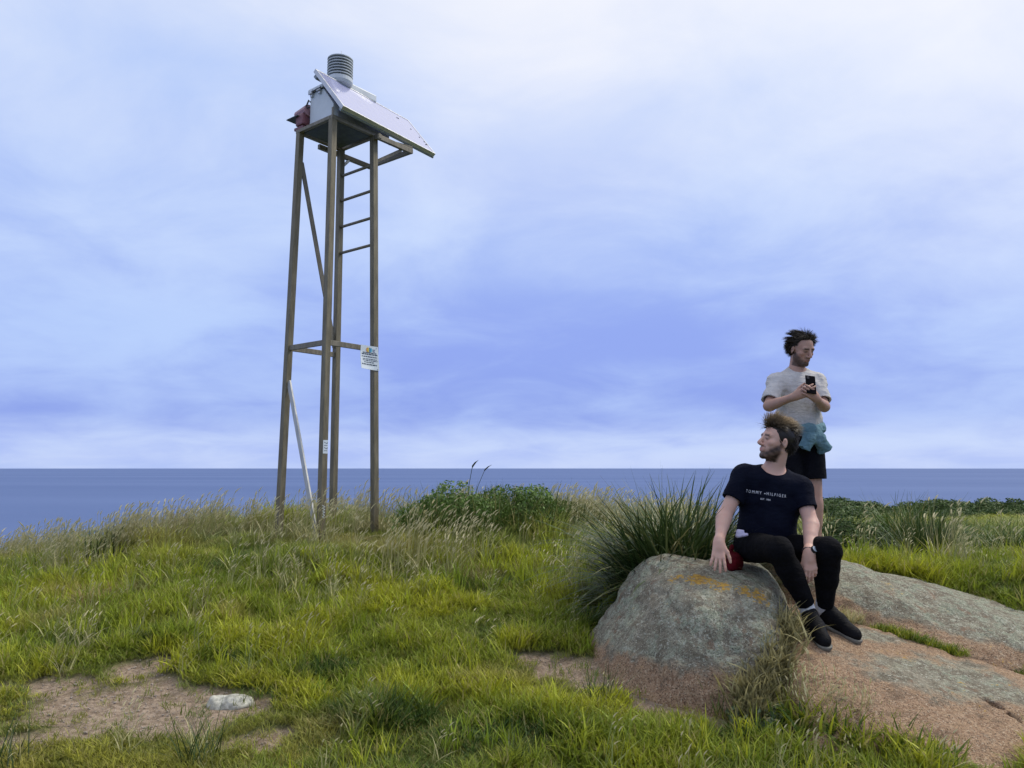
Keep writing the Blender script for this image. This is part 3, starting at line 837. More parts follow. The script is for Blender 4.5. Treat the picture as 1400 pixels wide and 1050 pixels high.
# number sticker on the front leg's right-hand face
zs = P(441, 611, 7.85)[2]
pc_ = corner(cF, zs) + E2 * 0.0335
stk = MB().box((-.030, -.068, 0), (.030, .068, .0012), lambda x, y, z: tuple(pc_ + x * E1 + y * UP + z * E2)).build('number_sticker', M_sign, station)
tv, tf = text_mesh('7171', 0.062)
tv3 = np.array([pc_ + (-p[1]) * -1 * E1 * 0 + p[1] * E1 * 1.0 + p[0] * -UP * 0.86 + .0018 * E2 for p in tv])
mesh_obj('sticker_number', tv3, tf, M_ink, stk)
zs = P(434, 700, 7.85)[2]; pg = corner(cF, zs) + E2 * 0.0335
sw = MB()
zz = [(-.02, .07), (.016, .055), (-.016, .04), (.018, .028), (-.018, .014), (.016, .0), (-.018, -.012), (.016, -.03), (-.016, -.044), (.018, -.06)]
for (x0, y0), (x1, y1) in zip(zz[:-1], zz[1:]):
    sw.bar(pg + x0 * E1 + y0 * UP + .001 * E2, pg + x1 * E1 + y1 * UP + .001 * E2, .006, .0015, E2)
sw.build('paint_scrawl', M_sign, station)

# notice fixed between the rail and the right leg
sgc = corner(cR, 0)[:2]
s0 = corner(cR, ZM - .105) - E1 * .105 + E2 * .040
sign = empty('notice_sign', tuple(s0))
tag(sign, 'small white notice with coloured logo fixed to the steel tower leg', 'sign')
def S(x, y, w=0.0):
    # the lower left corner is bent outwards a little
    bend = 0.05 * max(0, (-x / .13) * .6 + (-y / .13) * .6 - .25) ** 1.5
    return s0 + x * E1 * (1 + .10 * (-y / .13)) + y * UP + (bend + w) * E2
gx = np.linspace(-.135, .13, 9); gy = np.linspace(-.13, .13, 9)
sv = [S(x, y, w) for w in (0, .003) for x in gx for y in gy]; n9 = 9
sf = []
for i in range(8):
    for j in range(8):
        a = i * 9 + j
        sf.append((81 + a, 81 + a + 9, 81 + a + 10, 81 + a + 1)); sf.append((a, a + 1, a + 10, a + 9))
for i in range(8):
    for (p, q_) in ((i * 9, (i + 1) * 9), ((i + 1) * 9 + 8, i * 9 + 8), (i + 1, i), (72 + i, 72 + i + 1)):
        sf.append((p, q_, q_ + 81, p + 81))
mesh_obj('sign_sheet', sv, sf, M_sign, sign)
def strip(x0, x1, y0, y1, mat, name, w=.0045):
    n = max(2, int((x1 - x0) / .03) + 1); xs_ = np.linspace(x0, x1, n)
    v = [S(x, y, w) for x in xs_ for y in (y0, y1)]
    f = [(2 * i, 2 * i + 2, 2 * i + 3, 2 * i + 1) for i in range(n - 1)]
    return v, f
def ink(name, mat, rects):
    v, f = [], []
    for r in rects:
        a, b = strip(*r, mat, name); n = len(v); v += a; f += [tuple(i + n for i in q_) for q_ in b]
    return mesh_obj(name, v, f, mat, sign)
lr = random.Random(5)
rows = []
for y, x0, x1, hgt in ((.048, -.10, .10, .009), (.030, -.115, .115, .012), (.004, -.115, .105, .010), (-.020, -.10, .10, .008), (-.036, -.10, .11, .008), (-.056, -.08, .06, .009), (-.082, -.12, .10, .013)):
    x = x0
    while x < x1:
        w_ = lr.uniform(.016, .042); rows.append((x, min(x + w_, x1), y, y + hgt)); x += w_ + .006
ink('text_lines', M_ink, rows)
ink('logo_words', simple('sign_grey_ink', (0.22, 0.27, 0.38), 0.6), [(.045, .085, .088, .096), (.045, .075, .076, .084), (.045, .08, .064, .072)])
def disc(cx, cy, r, a0, a1, n=10):
    pts = [(cx, cy)] + [(cx + r * math.cos(a), cy + r * math.sin(a)) for a in np.linspace(a0, a1, n)]
    return [S(x, y, .005) for x, y in pts], [tuple([0, i, i + 1]) for i in range(1, n)]
for nm, cx, a0, a1, colr_ in (('logo_orange', -.028, math.pi / 2, 1.5 * math.pi, (0.70, 0.30, 0.06)), ('logo_yellow', -.012, math.pi / 2, 1.5 * math.pi, (0.65, 0.55, 0.10)), ('logo_blue', -.008, -math.pi / 2, math.pi / 2, (0.05, 0.20, 0.42)), ('logo_teal', .012, -math.pi / 2, math.pi / 2, (0.12, 0.42, 0.55))):
    a, b = disc(cx, .084, .026, a0, a1)
    if nm in ('logo_yellow', 'logo_teal'): a = [p + E2 * .0006 for p in a]
    mesh_obj(nm, a, b, simple(nm, colr_, 0.5), sign)
for x, y in ((.105, .115), (.11, -.115)):
    MB().tube([S(x, y, .003), S(x, y, .007)], .007, 8).build('bolt', M_alu, sign)
MB().bar(S(.10, .0, -.018), S(.10, .0, 0), .02, .2, UP).build('sign_bracket', M_rail, sign)
# ================================================================== vegetation
def blades(n, L, Wd, spread, lean, curve, segs=4, seed=0, wind=0.0, fold=0.0):
    """n tapering leaves from one root; returns verts, faces, t (0 root..1 tip), random per leaf"""
    r = np.random.default_rng(seed)
    az = r.uniform(0, 2 * np.pi, n); Ln = r.uniform(*L, n); wd = r.uniform(*Wd, n)
    le = r.uniform(*lean, n); cu = r.uniform(*curve, n); tw = r.uniform(-.7, .7, n)
    rad = spread * np.sqrt(r.uniform(0, 1, n)); a2 = r.uniform(0, 2 * np.pi, n)
    base = np.stack([rad * np.cos(a2), rad * np.sin(a2), np.zeros(n) - 0.02], 1)
    hd = np.stack([np.cos(az), np.sin(az), 0 * az], 1)
    sd_ = np.stack([-np.sin(az + tw), np.cos(az + tw), 0 * az], 1)
    ts = np.linspace(0, 1, segs + 1)
    rows = []
    for tt in ts:
        ph = le + cu * tt            # bending angle from vertical, grows towards the tip
        phm = le + cu * tt * 0.5
        hor = np.sin(phm) * tt; ver = np.cos(phm) * tt
        c = base + hd * (hor * Ln)[:, None] + np.array([0, 0, 1.0]) * (ver * Ln)[:, None]
        c = c + np.array([1.0, 0.15, 0]) * (wind * tt ** 2 * Ln)[:, None]
        w = wd * (1 - tt ** 1.7 * 0.94) * (0.65 + 0.35 * min(1, tt * 4))
        rows.append(c - sd_ * (w / 2)[:, None]); rows.append(c + sd_ * (w / 2)[:, None])
    m = 2 * (segs + 1)
    V = np.stack(rows, 1).reshape(-1, 3)
    T = np.tile(np.repeat(ts, 2), n); RND = np.repeat(r.uniform(0, 1, n), m)
    q = np.array([(2 * i, 2 * i + 1, 2 * i + 3, 2 * i + 2) for i in range(segs)])
    Fc = (np.arange(n)[:, None, None] * m + q[None]).reshape(-1, 4)
    return V, Fc, T, RND
def merge(parts):
    V, F_, T, Q = [], [], [], []; n = 0
    for v, f, t_, q_ in parts:
        V.append(v); F_.append(f + n); T.append(t_); Q.append(q_); n += len(v)
    return np.concatenate(V), np.concatenate(F_), np.concatenate(T), np.concatenate(Q)
def seedheads(n, H, seed, head=(0.05, 0.09), hw=0.009, spread=0.05, wind=0.15, sw=0.0028):
    """thin stems that carry a nodding seed head"""
    r = np.random.default_rng(seed)
    parts = []
    for i in range(n):
        L = r.uniform(*H); az = r.uniform(0, 2 * np.pi); le = r.uniform(.02, .3)
        b = np.array([r.normal() * spread, r.normal() * spread, 0])
        d = np.array([np.cos(az), np.sin(az), 0])
        def pt(s): return b + d * np.sin(le) * L * s + np.array([0, 0, 1]) * L * s * np.cos(le * s) + np.array([1, .1, 0]) * wind * L * s ** 2.5
        hl = r.uniform(*head) / L
        ss = [0, .35, .7, 1.0]; pts = [pt(s) for s in ss]
        ex = [pt(1 + hl * k) + np.array([1, 0, -.6]) * hl * L * k * k * .35 for k in (.0, .3, .7, 1.0)]
        allp = pts + ex[1:]
        wv = [sw, sw, sw * .9, sw * .8, hw, hw * .8, hw * .15]
        hh = [0, .35, .6, .8, 1, 1, 1]
        side = np.array([-np.sin(az + 1), np.cos(az + 1), 0]); side2 = np.cross(side, [0, 0, 1.0])
        rn = r.uniform()
        for sdv in (side, side2):
            v = np.array([p + sgn * sdv * w / 2 for p, w in zip(allp, wv) for sgn in (-1, 1)])
            f = np.array([(2 * k, 2 * k + 1, 2 * k + 3, 2 * k + 2) for k in range(len(allp) - 1)])
            tt = np.array([1.5 if k >= 4 else hh[k] for k in range(len(allp)) for _ in (0, 1)], float)
            parts.append((v, f, tt, np.full(len(v), rn)))
    return merge(parts)
def leaf_cloud(n, size, radii, seed, flat=0.35, shell=0.55):
    """leaf-sized faces through the volume of an uneven dome"""
    r = np.random.default_rng(seed)
    d = r.normal(size=(n * 2, 3)); d[:, 2] = np.abs(d[:, 2]); d /= np.linalg.norm(d, axis=1)[:, None]
    lump = 1 + 0.30 * fbm(d[:, 0] * 2.2, d[:, 1] * 2.2, d[:, 2] * 2.2, 3, seed)
    rr_ = (shell + (1 - shell) * r.uniform(0, 1, n * 2) ** 0.6) * lump
    c = d * rr_[:, None]
    keep = fbm(c[:, 0] * 3.5, c[:, 1] * 3.5, c[:, 2] * 3.5, 2, seed + 3) > -0.22
    c = c[keep][:n] * np.array(radii); n = len(c)
    nrm = d[keep][:n] + r.normal(size=(n, 3)) * 0.6; nrm /= np.linalg.norm(nrm, axis=1)[:, None]
    a = np.cross(nrm, r.normal(size=(n, 3))); a /= np.linalg.norm(a, axis=1)[:, None]
    b = np.cross(nrm, a)
    s = size * r.uniform(.6, 1.4, n)[:, None]
    V = np.stack([c - a * s, c - b * s * .45 + nrm * s * .1, c + a * s, c + b * s * .45 + nrm * s * .1], 1).reshape(-1, 3)
    F_ = np.arange(4 * n).reshape(-1, 4)
    T = np.ones(4 * n)
    Q = np.repeat(r.uniform(0, 1, n), 4)
    return V, F_, T, Q

def grass_mat(name, tint=None, root=(0.20, 0.19, 0.065), dry=(0.38, 0.32, 0.13), dry_amt=0.25, head=(0.66, 0.60, 0.36), rough=0.5, trans=0.3, patch=None):
    t = NT(name)
    T = t.attr('along', out='Fac'); Q = t.attr('leaf', out='Fac')
    base = t.attr('tint', 'INSTANCER') if tint is None else tint
    if patch is not None:
        base = t.mix(t.ramp(t.noise(t.pos(), patch[0], 4, 0.6), 0.38, 0.62), base, patch[1])
    varb = t.mix(Q, t.mix(0.5, base, (0, 0, 0)), t.mix(0.12, base, (0.5, 0.5, 0.1)))
    varb = t.mix(0.85, base, varb)
    col = t.mix(t.ramp(T, 0.0, 0.30), root, varb)
    dq = t.math('MULTIPLY', t.ramp(Q, 1 - dry_amt - 0.05, 1 - dry_amt + 0.05), 0.85)
    col = t.mix(t.math('MULTIPLY', dq, t.ramp(T, 0.1, 0.6)), col, dry)
    col = t.mix(t.math('GREATER_THAN', T, 1.2), col, head)
    b = t.bsdf(col, rough, 0, 0.25)
    tr = t.n('ShaderNodeBsdfTranslucent'); t.link(col, tr.inputs[0])
    mx = t.n('ShaderNodeMixShader'); mx.inputs[0].default_value = trans
    t.t.links.new(b, mx.inputs[1]); t.t.links.new(tr.outputs[0], mx.inputs[2])
    return t.done(mx.outputs[0])
def leaf_obj(name, data, mat, parent=None, link=True):
    V, F_, T, Q = data
    o = mesh_obj(name, V, F_, mat, None, smooth=False, link=link)
    set_attr(o, 'along', T, 'FLOAT'); set_attr(o, 'leaf', Q, 'FLOAT')
    if parent is not None: o.parent = parent
    return o

def scatter(name, protos, pts, rot, scl, pick, tint, label):
    me = bpy.data.meshes.new(name)
    me.vertices.add(len(pts)); me.vertices.foreach_set('co', np.asarray(pts, np.float32).ravel()); me.update()
    o = bpy.data.objects.new(name, me); COL.objects.link(o)
    set_attr(o, 'rot', rot, 'FLOAT_VECTOR'); set_attr(o, 'scl', scl, 'FLOAT_VECTOR')
    at = me.attributes.new('pick', 'INT', 'POINT'); at.data.foreach_set('value', np.asarray(pick, np.int32))
    set_attr(o, 'tint', tint, 'FLOAT_COLOR')
    ng = bpy.data.node_groups.new(name + '_nodes', 'GeometryNodeTree')
    ng.interface.new_socket('Geometry', in_out='INPUT', socket_type='NodeSocketGeometry')
    ng.interface.new_socket('Geometry', in_out='OUTPUT', socket_type='NodeSocketGeometry')
    gi = ng.nodes.new('NodeGroupInput'); go = ng.nodes.new('NodeGroupOutput')
    ip = ng.nodes.new('GeometryNodeInstanceOnPoints'); jn = ng.nodes.new('GeometryNodeJoinGeometry')
    for p in protos:
        oi = ng.nodes.new('GeometryNodeObjectInfo'); oi.inputs['Object'].default_value = p; oi.inputs['As Instance'].default_value = True
        ng.links.new(oi.outputs['Geometry'], jn.inputs[0])
    def na(nm, typ):
        n = ng.nodes.new('GeometryNodeInputNamedAttribute'); n.data_type = typ; n.inputs['Name'].default_value = nm; return n.outputs['Attribute']
    ng.links.new(gi.outputs[0], ip.inputs['Points']); ng.links.new(jn.outputs[0], ip.inputs['Instance'])
    ip.inputs['Pick Instance'].default_value = True
    ng.links.new(na('pick', 'INT'), ip.inputs['Instance Index'])
    ng.links.new(na('rot', 'FLOAT_VECTOR'), ip.inputs['Rotation']); ng.links.new(na('scl', 'FLOAT_VECTOR'), ip.inputs['Scale'])
    ng.links.new(ip.outputs[0], go.inputs[0])
    md = o.modifiers.new('scatter', 'NODES'); md.node_group = ng
    tag(o, label, None, kind='stuff')
    return o

def rock_depth(x, y, z):
    """negative inside a boulder"""
    best = np.full(np.shape(x), 9.0)
    for pl in (b1_planes, b2_planes, b3_planes):
        d = np.full(np.shape(x), -9.0)
        for n, p in pl:
            n = np.array(n, float) / np.linalg.norm(n)
            d = np.maximum(d, (x - p[0]) * n[0] + (y - p[1]) * n[1] + (z - p[2]) * n[2])
        best = np.minimum(best, d)
    return best
def wedge(n, y0, y1, power=0.0, m=0.80, seed=1, xlo=None):
    r = np.random.default_rng(seed)
    u_ = r.uniform(0, 1, n)
    y = y0 + (y1 - y0) * u_ if power == 0 else (y0 ** (1 + power) + u_ * (y1 ** (1 + power) - y0 ** (1 + power))) ** (1 / (1 + power))
    x = r.uniform(-m, m, n) * y
    return x, y, r
def mixc(a, b, f): return np.asarray(a)[None] * (1 - f[:, None]) + np.asarray(b)[None] * f[:, None]
LIME = np.array((0.52, 0.55, 0.038)); MID = np.array((0.27, 0.38, 0.030)); DARK = np.array((0.065, 0.145, 0.024)); STRAW = np.array((0.58, 0.52, 0.27)); OLIVE = np.array((0.40, 0.37, 0.07)); PALE = np.array((0.42, 0.48, 0.17))

# patches placed from the photograph: (px, py, rx, ry, strength)
def patchmap(x, y, L):
    m = np.zeros(np.shape(x))
    for px, py, rx, ry, w in L:
        q_ = G(px, py); m = np.maximum(m, w * np.clip(1.5 - np.hypot((x - q_[0]) / rx, (y - q_[1]) / ry), 0, 1))
    return m
DARKP = [(520, 985, .28, .14, .9), (440, 925, .18, .12, .8), (240, 880, .25, .1, .7), (430, 770, .9, .35, .55), (620, 745, .8, .5, .6), (860, 790, .35, .35, .8), (840, 850, .25, .25, .8), (1200, 1000, .3, .15, .6), (640, 800, .5, .25, .6), (90, 800, .4, .2, .5), (300, 905, .2, .08, .7), (750, 1010, .35, .12, .5), (900, 1020, .3, .12, .5), (1010, 1010, .2, .1, .5)]
YELP = [(300, 860, .5, .25, .8), (60, 820, .6, .5, .7), (580, 830, .8, .4, .7), (650, 960, .6, .2, .5), (410, 960, .2, .15, .9), (330, 1040, .5, .1, .6), (60, 990, .4, .15, .5), (770, 800, .4, .4, .7), (980, 1030, .25, .1, .6)]

TANP = [(125, 815, .35, .18, .8), (40, 775, .5, .3, .6), (200, 760, .5, .3, .5), (470, 745, .5, .35, .6), (540, 765, .4, .25, .5), (660, 790, .5, .2, .4), (880, 870, .2, .3, .4), (90, 850, .3, .15, .5), (270, 850, .3, .12, .4), (700, 930, .3, .12, .35), (60, 1000, .4, .12, .5), (420, 1000, .25, .12, .4), (1110, 985, .25, .1, .5)]
G1 = grass_mat('meadow_grass', dry_amt=0.10, trans=0.35)
G2 = grass_mat('seeding_grass', dry_amt=0.25, root=(0.26, 0.23, 0.10), dry=(.56, .50, .26))
# (prototypes are only reached through the scatter nodes)
protos_l = [leaf_obj('grass_tuft', blades(11, (.5, 1.0), (.045, .085), .34, (.02, .65), (.2, 1.3), 4, 100 + i, wind=.06), G1, link=False) for i in range(7)]
protos_s = [leaf_obj('turf_tuft', blades(12, (.5, 1.0), (.05, .09), .55, (.1, .9), (.2, 1.0), 3, 130 + i), G1, link=False) for i in range(4)]
protos_h = [leaf_obj('seed_grass', merge([seedheads(7, (.55, 1.0), 150 + i, head=(.10, .18), hw=.026, spread=.09, wind=.08, sw=.007), blades(9, (.35, .8), (.016, .034), .12, (.05, .6), (.3, 1.3), 4, 160 + i, wind=.08)]), G2, link=False) for i in range(6)]

# --- lush meadow grass
x, y, r = wedge(76000, 3.15, 10.6, 0.25, 0.80, 201)
zg = gz(x, y); dm_ = dirt(x, y)
clump = fbm(x * 1.7, y * 1.7, .2, 3, 41); fine = fbm(x * 5.5, y * 5.5, .7, 2, 42); hump = fbm(x * 3.0, y * 3.0, 1.9, 2, 45)
dk = patchmap(x, y, DARKP); yl = patchmap(x, y, YELP)
ridge = sstep(6.2, 7.8, y + 0.5 * clump)
keep = (r.uniform(0, 1, len(x)) > dm_ * 1.05) & (rock_depth(x, y, zg + 0.03) > 0.01) & (r.uniform(0, 1, len(x)) < 0.80 + 0.5 * clump)
near_left = sstep(4.9, 3.6, y) * sstep(-.9, -1.6, x)         # trodden short turf by the bare soil
h = (0.120 + 0.045 * clump + 0.125 * hump + 0.055 * fine) * (1 + 0.85 * ridge) * (1 - 0.55 * near_left) * (1 + 0.3 * dk) * r.uniform(.7, 1.25, len(x))
h = h * (1 - 0.65 * np.clip(dm_ * 2.5 + 1.3 * patchmap(x, y, [(150, 955, .8, .5, .5), (300, 985, .5, .3, .45), (800, 930, .6, .35, .75), (930, 975, .5, .3, .6)]), 0, 1))
front = sstep(6.6, 7.4, y) * sstep(8.75, 8.3, y) * sstep(-3.6, -3.0, x) * sstep(-.9, -1.3, x)     # grass is lower in front of the tower's feet
h = h * (1 - 0.62 * front)
h = np.clip(h, .035, .5)
cm = np.clip(0.5 + 0.7 * clump + 0.75 * hump + 0.5 * fine + 0.6 * yl - 0.9 * dk, 0, 1)  # hump term paints hollow shade into the tint: low spots go DARK
tint = mixc(DARK, LIME, cm)
mid_w = np.clip(1 - np.abs(cm - .5) * 2.2, 0, 1); tint = tint * (1 - .6 * mid_w[:, None]) + MID * (.6 * mid_w[:, None])
stw = np.clip(ridge * (0.35 + 0.7 * fbm(x * 1.1, y * 1.1, 3.3, 3, 44)), 0, .75)
tint = tint * (1 - stw[:, None]) + PALE * stw[:, None]
tint = tint * r.uniform(.62, 1.22, (len(x), 1))
tn_ = np.clip(patchmap(x, y, TANP) + .35 * fbm(x * 4, y * 4, 7.7, 2, 49) + .05, 0, .9)[:, None] * (patchmap(x, y, TANP) > .02)[:, None]; tint = tint * (1 - tn_) + np.array((.52, .43, .17)) * tn_
yy = np.clip(near_left * .6, 0, 1)[:, None]; tint = tint * (1 - yy) + OLIVE * yy
rot = np.stack([r.normal(0, .10, len(x)), r.normal(.05, .10, len(x)), r.uniform(0, 6.28, len(x))], 1)
wf = r.uniform(.8, 1.25, len(x)) * 0.55 + 0.45 * np.clip(.14 / h, .6, 1.8)
scl = np.stack([h * wf, h * wf, h], 1)
pk = r.integers(0, 7, len(x))
k_ = keep
scatter('meadow_grass', protos_l, np.stack([x, y, zg], 1)[k_], rot[k_], scl[k_], pk[k_], tint[k_], 'lush yellow green meadow grass covering the slope')
# --- taller bright clumps standing out of it
x, y, r = wedge(4200, 3.2, 9.6, 0.8, 0.80, 211)
zg = gz(x, y); cl2 = fbm(x * 2.2, y * 2.2, 6.6, 2, 47)
keep = (dirt(x, y) < .1) & (rock_depth(x, y, zg + .03) > .04) & (cl2 > -.1) & ~((y > 6.9) & (x > -3.3) & (x < -1.1)) & ~((x < -1.2) & (y < 4.4))
h = r.uniform(.14, .24, len(x)) * (1 + .5 * sstep(4.5, 7, y)); tint = mixc(MID, LIME * 1.1, np.clip(.5 + 1.2 * fbm(x * 1.9, y * 1.9, 2.6, 2, 48), 0, 1)) * r.uniform(.75, 1.15, (len(x), 1))
rot = np.stack([r.normal(0, .15, len(x)), r.normal(.05, .15, len(x)), r.uniform(0, 6.28, len(x))], 1)
scatter('grass_clumps', protos_l, np.stack([x, y, zg], 1)[keep], rot[keep], np.stack([h * .6, h * .6, h], 1)[keep], r.integers(0, 7, len(x))[keep], tint[keep], 'taller bright green grass clumps standing out of the meadow')
# --- low turf that fills between tufts and creeps over the soil
x, y, r = wedge(42000, 3.1, 8.5, 0.2, 0.80, 202)
zg = gz(x, y); dm_ = dirt(x, y)
keep = (r.uniform(0, 1, len(x)) > dm_ * 0.90) & (rock_depth(x, y, zg + 0.03) > 0.0)
h = r.uniform(.03, .075, len(x)); cl_ = fbm(x * 2.3, y * 2.3, .2, 3, 51)
tint = mixc(DARK * 1.2, OLIVE * 1.1, np.clip(.5 + cl_, 0, 1)) * r.uniform(.8, 1.25, (len(x), 1))
rot = np.stack([r.normal(0, .12, len(x)), r.normal(0, .12, len(x)), r.uniform(0, 6.28, len(x))], 1)
scatter('low_turf', protos_s, np.stack([x, y, zg], 1)[keep], rot[keep], np.stack([h, h, h], 1)[keep], r.integers(0, 4, len(x))[keep], tint[keep], 'short olive turf between the tufts and at the edge of bare soil')
# --- seeding grass: thick on the ridge, thin elsewhere
x, y, r = wedge(26000, 3.3, 11.0, 0.9, 0.80, 203)
zg = gz(x, y); dm_ = dirt(x, y)
n_ = fbm(x * 1.3, y * 1.3, 8.1, 3, 61)
pr = np.where(y < 5.6, 0.018, 0.03) + sstep(6.0, 7.6, y - 0.25 * np.maximum(0, -x - 2)) * (0.16 + 0.75 * n_) * sstep(1.6, .6, x / np.maximum(y, 1) * 4)
pr = pr + patchmap(x, y, [(470, 745, .8, .5, .5), (250, 720, 1.2, .6, .5), (420, 740, .6, .4, .5), (760, 715, .7, .6, .6)])
pr = pr * (1 - .93 * sstep(6.4, 7.0, y) * sstep(8.5, 8.2, y) * sstep(-3.5, -3.0, x) * sstep(-1.0, -1.3, x))
pr = pr * (1 - .92 * np.clip(1.6 - np.hypot((x + .65) / .95, (y - 7.9) / .6), 0, 1))
keep = (r.uniform(0, 1, len(x)) < pr) & (dm_ < .3) & (rock_depth(x, y, zg + .03) > .03)
h = np.clip((.37 + .17 * n_) * r.uniform(.65, 1.25, len(x)) * np.where(y < 6, .7, 1), .15, .6)
tint = mixc(PALE, STRAW, np.clip(.30 + n_ + r.normal(0, .25, len(x)), 0, 1)) * r.uniform(.75, 1.15, (len(x), 1))
rot = np.stack([r.normal(0, .12, len(x)), r.normal(.06, .12, len(x)), r.normal(0, .6, len(x))], 1)
scatter('seeding_grass', protos_h, np.stack([x, y, zg], 1)[keep], rot[keep], np.stack([h, h, h], 1)[keep], r.integers(0, 6, len(x))[keep], tint[keep], 'straw coloured seeding grass along the windy ridge')
# --- rough field falling away to the right
x, y, r = wedge(60000, 5.6, 95.0, -0.15, 0.80, 204)
k2 = (x / y > .28)
x, y = x[k2], y[k2]; zg = gz(x, y)
n_ = fbm(x * .5, y * .22, 2.2, 4, 71); n2_ = fbm(x * 1.6, y * .9, 5.2, 3, 72)
h = np.clip((.17 + .12 * n2_ + .05 * n_) * r.uniform(.7, 1.3, len(y)) if False else (.15 + .10 * n2_ + .05 * n_) * np.where(y < 11, .72, 1), .05, .5) * np.random.default_rng(5).uniform(.7, 1.3, len(x)) * np.clip(.75 + y / 40, .75, 1.6)
cm = np.clip(.55 + 1.1 * n_ + .5 * n2_ - .25 * (y < 12), 0, 1)
tint = mixc(DARK * 1.15, LIME * .68, cm)
sw_ = np.clip(2.2 * fbm(x * .35, y * .13, 9.2, 3, 73) + .10 + .2 * (y < 12), 0, .85)[:, None]; tint = tint * (1 - sw_) + PALE * sw_
rr2 = np.random.default_rng(6)
tint = tint * rr2.uniform(.8, 1.2, (len(x), 1))
keep = rock_depth(x, y, zg + .03) > .02
wd_ = np.clip(y / 14, 1, 3.5)
scatter('field_grass', protos_l, np.stack([x, y, zg], 1)[keep], np.stack([rr2.normal(0, .1, len(x)), rr2.normal(0, .1, len(x)), rr2.uniform(0, 6.28, len(x))], 1)[keep], np.stack([h * wd_, h * wd_, h], 1)[keep], rr2.integers(0, 7, len(x))[keep], tint[keep], 'patchy rough grass on the field falling away to the right')
# --- straw bits and grit on the bare soil
x, y, r = wedge(30000, 3.2, 5.6, 0.0, 0.8, 205)
zg = gz(x, y); dm_ = dirt(x, y)
keep = (dm_ > .35) & (rock_depth(x, y, zg + .02) > 0)
g_me = bpy.data.meshes.new('pebble'); bm = bmesh.new(); bmesh.ops.create_icosphere(bm, subdivisions=1, radius=1.0)
for vtx in bm.verts: vtx.co *= random.uniform(.7, 1.15)
bm.to_mesh(g_me); bm.free(); g_me.materials.append(simple('grit', (0.34, 0.29, 0.24), 0.9, var=.35, scale=2))
peb = bpy.data.objects.new('pebble', g_me)
stw_o = leaf_obj('straw_bit', blades(1, (1, 1), (.05, .06), 0, (1.45, 1.5), (.05, .2), 2, 9), grass_mat('straw_litter', (0.38, 0.31, 0.17), root=(.33, .26, .14), dry_amt=0), link=False)
s_ = r.uniform(0, 1, len(x)) < .62
for nm, ob, sel, sz, lb in (('soil_grit', peb, s_, np.abs(r.normal(0, .0035, len(x))) + .0015, 'grit and tiny pebbles strewn over the bare soil'), ('straw_litter', stw_o, ~s_, r.uniform(.03, .09, len(x)), 'dry straw bits lying on the bare soil')):
    kk = keep & sel
    scatter(nm, [ob], (np.stack([x, y, zg - .022 * dm_ + .001], 1))[kk], np.stack([0 * x, 0 * x, r.uniform(0, 6.28, len(x))], 1)[kk], np.stack([sz, sz, sz * .8], 1)[kk], np.zeros(kk.sum()), np.tile(STRAW, (len(x), 1))[kk], lb)

# ------------------------------------------------------------------ single plants
def plant(name, part, data, mat, px, py, label, cat, loc=None, group=None, rz=0.0, scale=1.0):
    q_ = np.array(loc) if loc is not None else G(px, py)
    e = empty(name, (q_[0], q_[1], float(gz(q_[0], q_[1]))), rz)
    e.scale = (scale,) * 3
    tag(e, label, cat, group)
    o = leaf_obj(part, data, mat, e); o['kind'] = 'stuff'
    return e
M_flax = grass_mat('dark_strap_leaf', (0.046, 0.092, 0.028), root=(0.09, 0.075, 0.032), dry=(0.30, 0.27, 0.12), dry_amt=.10, rough=.38, trans=.15)
M_rush = grass_mat('rush_leaf', (0.040, 0.085, 0.020), root=(0.07, 0.06, 0.025), dry_amt=.08, rough=.45, trans=.12)
M_rush2 = grass_mat('bright_rush_leaf', (0.085, 0.155, 0.030), root=(0.12, 0.11, 0.04), dry_amt=.15, rough=.5, trans=.2)
M_dry = grass_mat('dry_tussock', (0.40, 0.30, 0.13), root=(0.18, 0.14, 0.06), dry_amt=.3, rough=.7)
M_bush = grass_mat('leafy_green', (0.115, 0.22, 0.038), root=(0.115, 0.22, 0.038), dry_amt=0.06, dry=(0.16, 0.24, 0.06), trans=.22)
M_bush2 = grass_mat('olive_leafy', (0.105, 0.165, 0.035), root=(0.105, 0.165, 0.035), dry_amt=0.2, dry=(0.24, 0.24, 0.08), trans=.22)
M_hedge = grass_mat('coastal_scrub', (0.070, 0.135, 0.032), root=(0.020, 0.040, 0.012), dry_amt=.12, dry=(0.10, 0.15, 0.05), trans=.12)
M_silver = grass_mat('silver_green_leaf', (0.20, 0.27, 0.15), root=(0.05, 0.07, 0.03), dry_amt=.1, trans=.2)

tus = merge([blades(1300, (.80, 1.18), (.016, .027), .24, (.04, .52), (.5, 1.9), 9, 301, wind=.04), blades(700, (.5, .95), (.016, .026), .27, (.4, 1.1), (.7, 1.7), 9, 302, wind=.03), blades(36, (.9, 1.2), (.007, .012), .15, (.0, .35), (.1, .7), 7, 303, wind=.10)])
plant('strap_leaf_tussock', 'leaf_mass', tus, M_flax, 0, 0, 'big dark strap-leaved tussock growing behind the lichen-topped boulder', 'tussock', loc=(1.16, 5.56), scale=1.0)
plant('strap_leaf_tussock', 'leaf_mass', merge([blades(320, (.7, 1.05), (.013, .021), .18, (.1, .9), (.9, 2.0), 8, 304, wind=.08)]), M_flax, 0, 0, 'smaller dark tussock filling the gap left of the big one', 'tussock', loc=(.92, 5.85), scale=.8)
plant('ridge_tussock', 'leaf_mass', blades(120, (.3, .55), (.010, .018), .10, (.02, .5), (.1, .8), 5, 305, wind=.1), M_rush, 0, 0, 'small spiky dark tussock standing on the ridge beside the tall weed stem', 'tussock', loc=(P(660, 690, 9.3)[0], 9.3), scale=1.0)
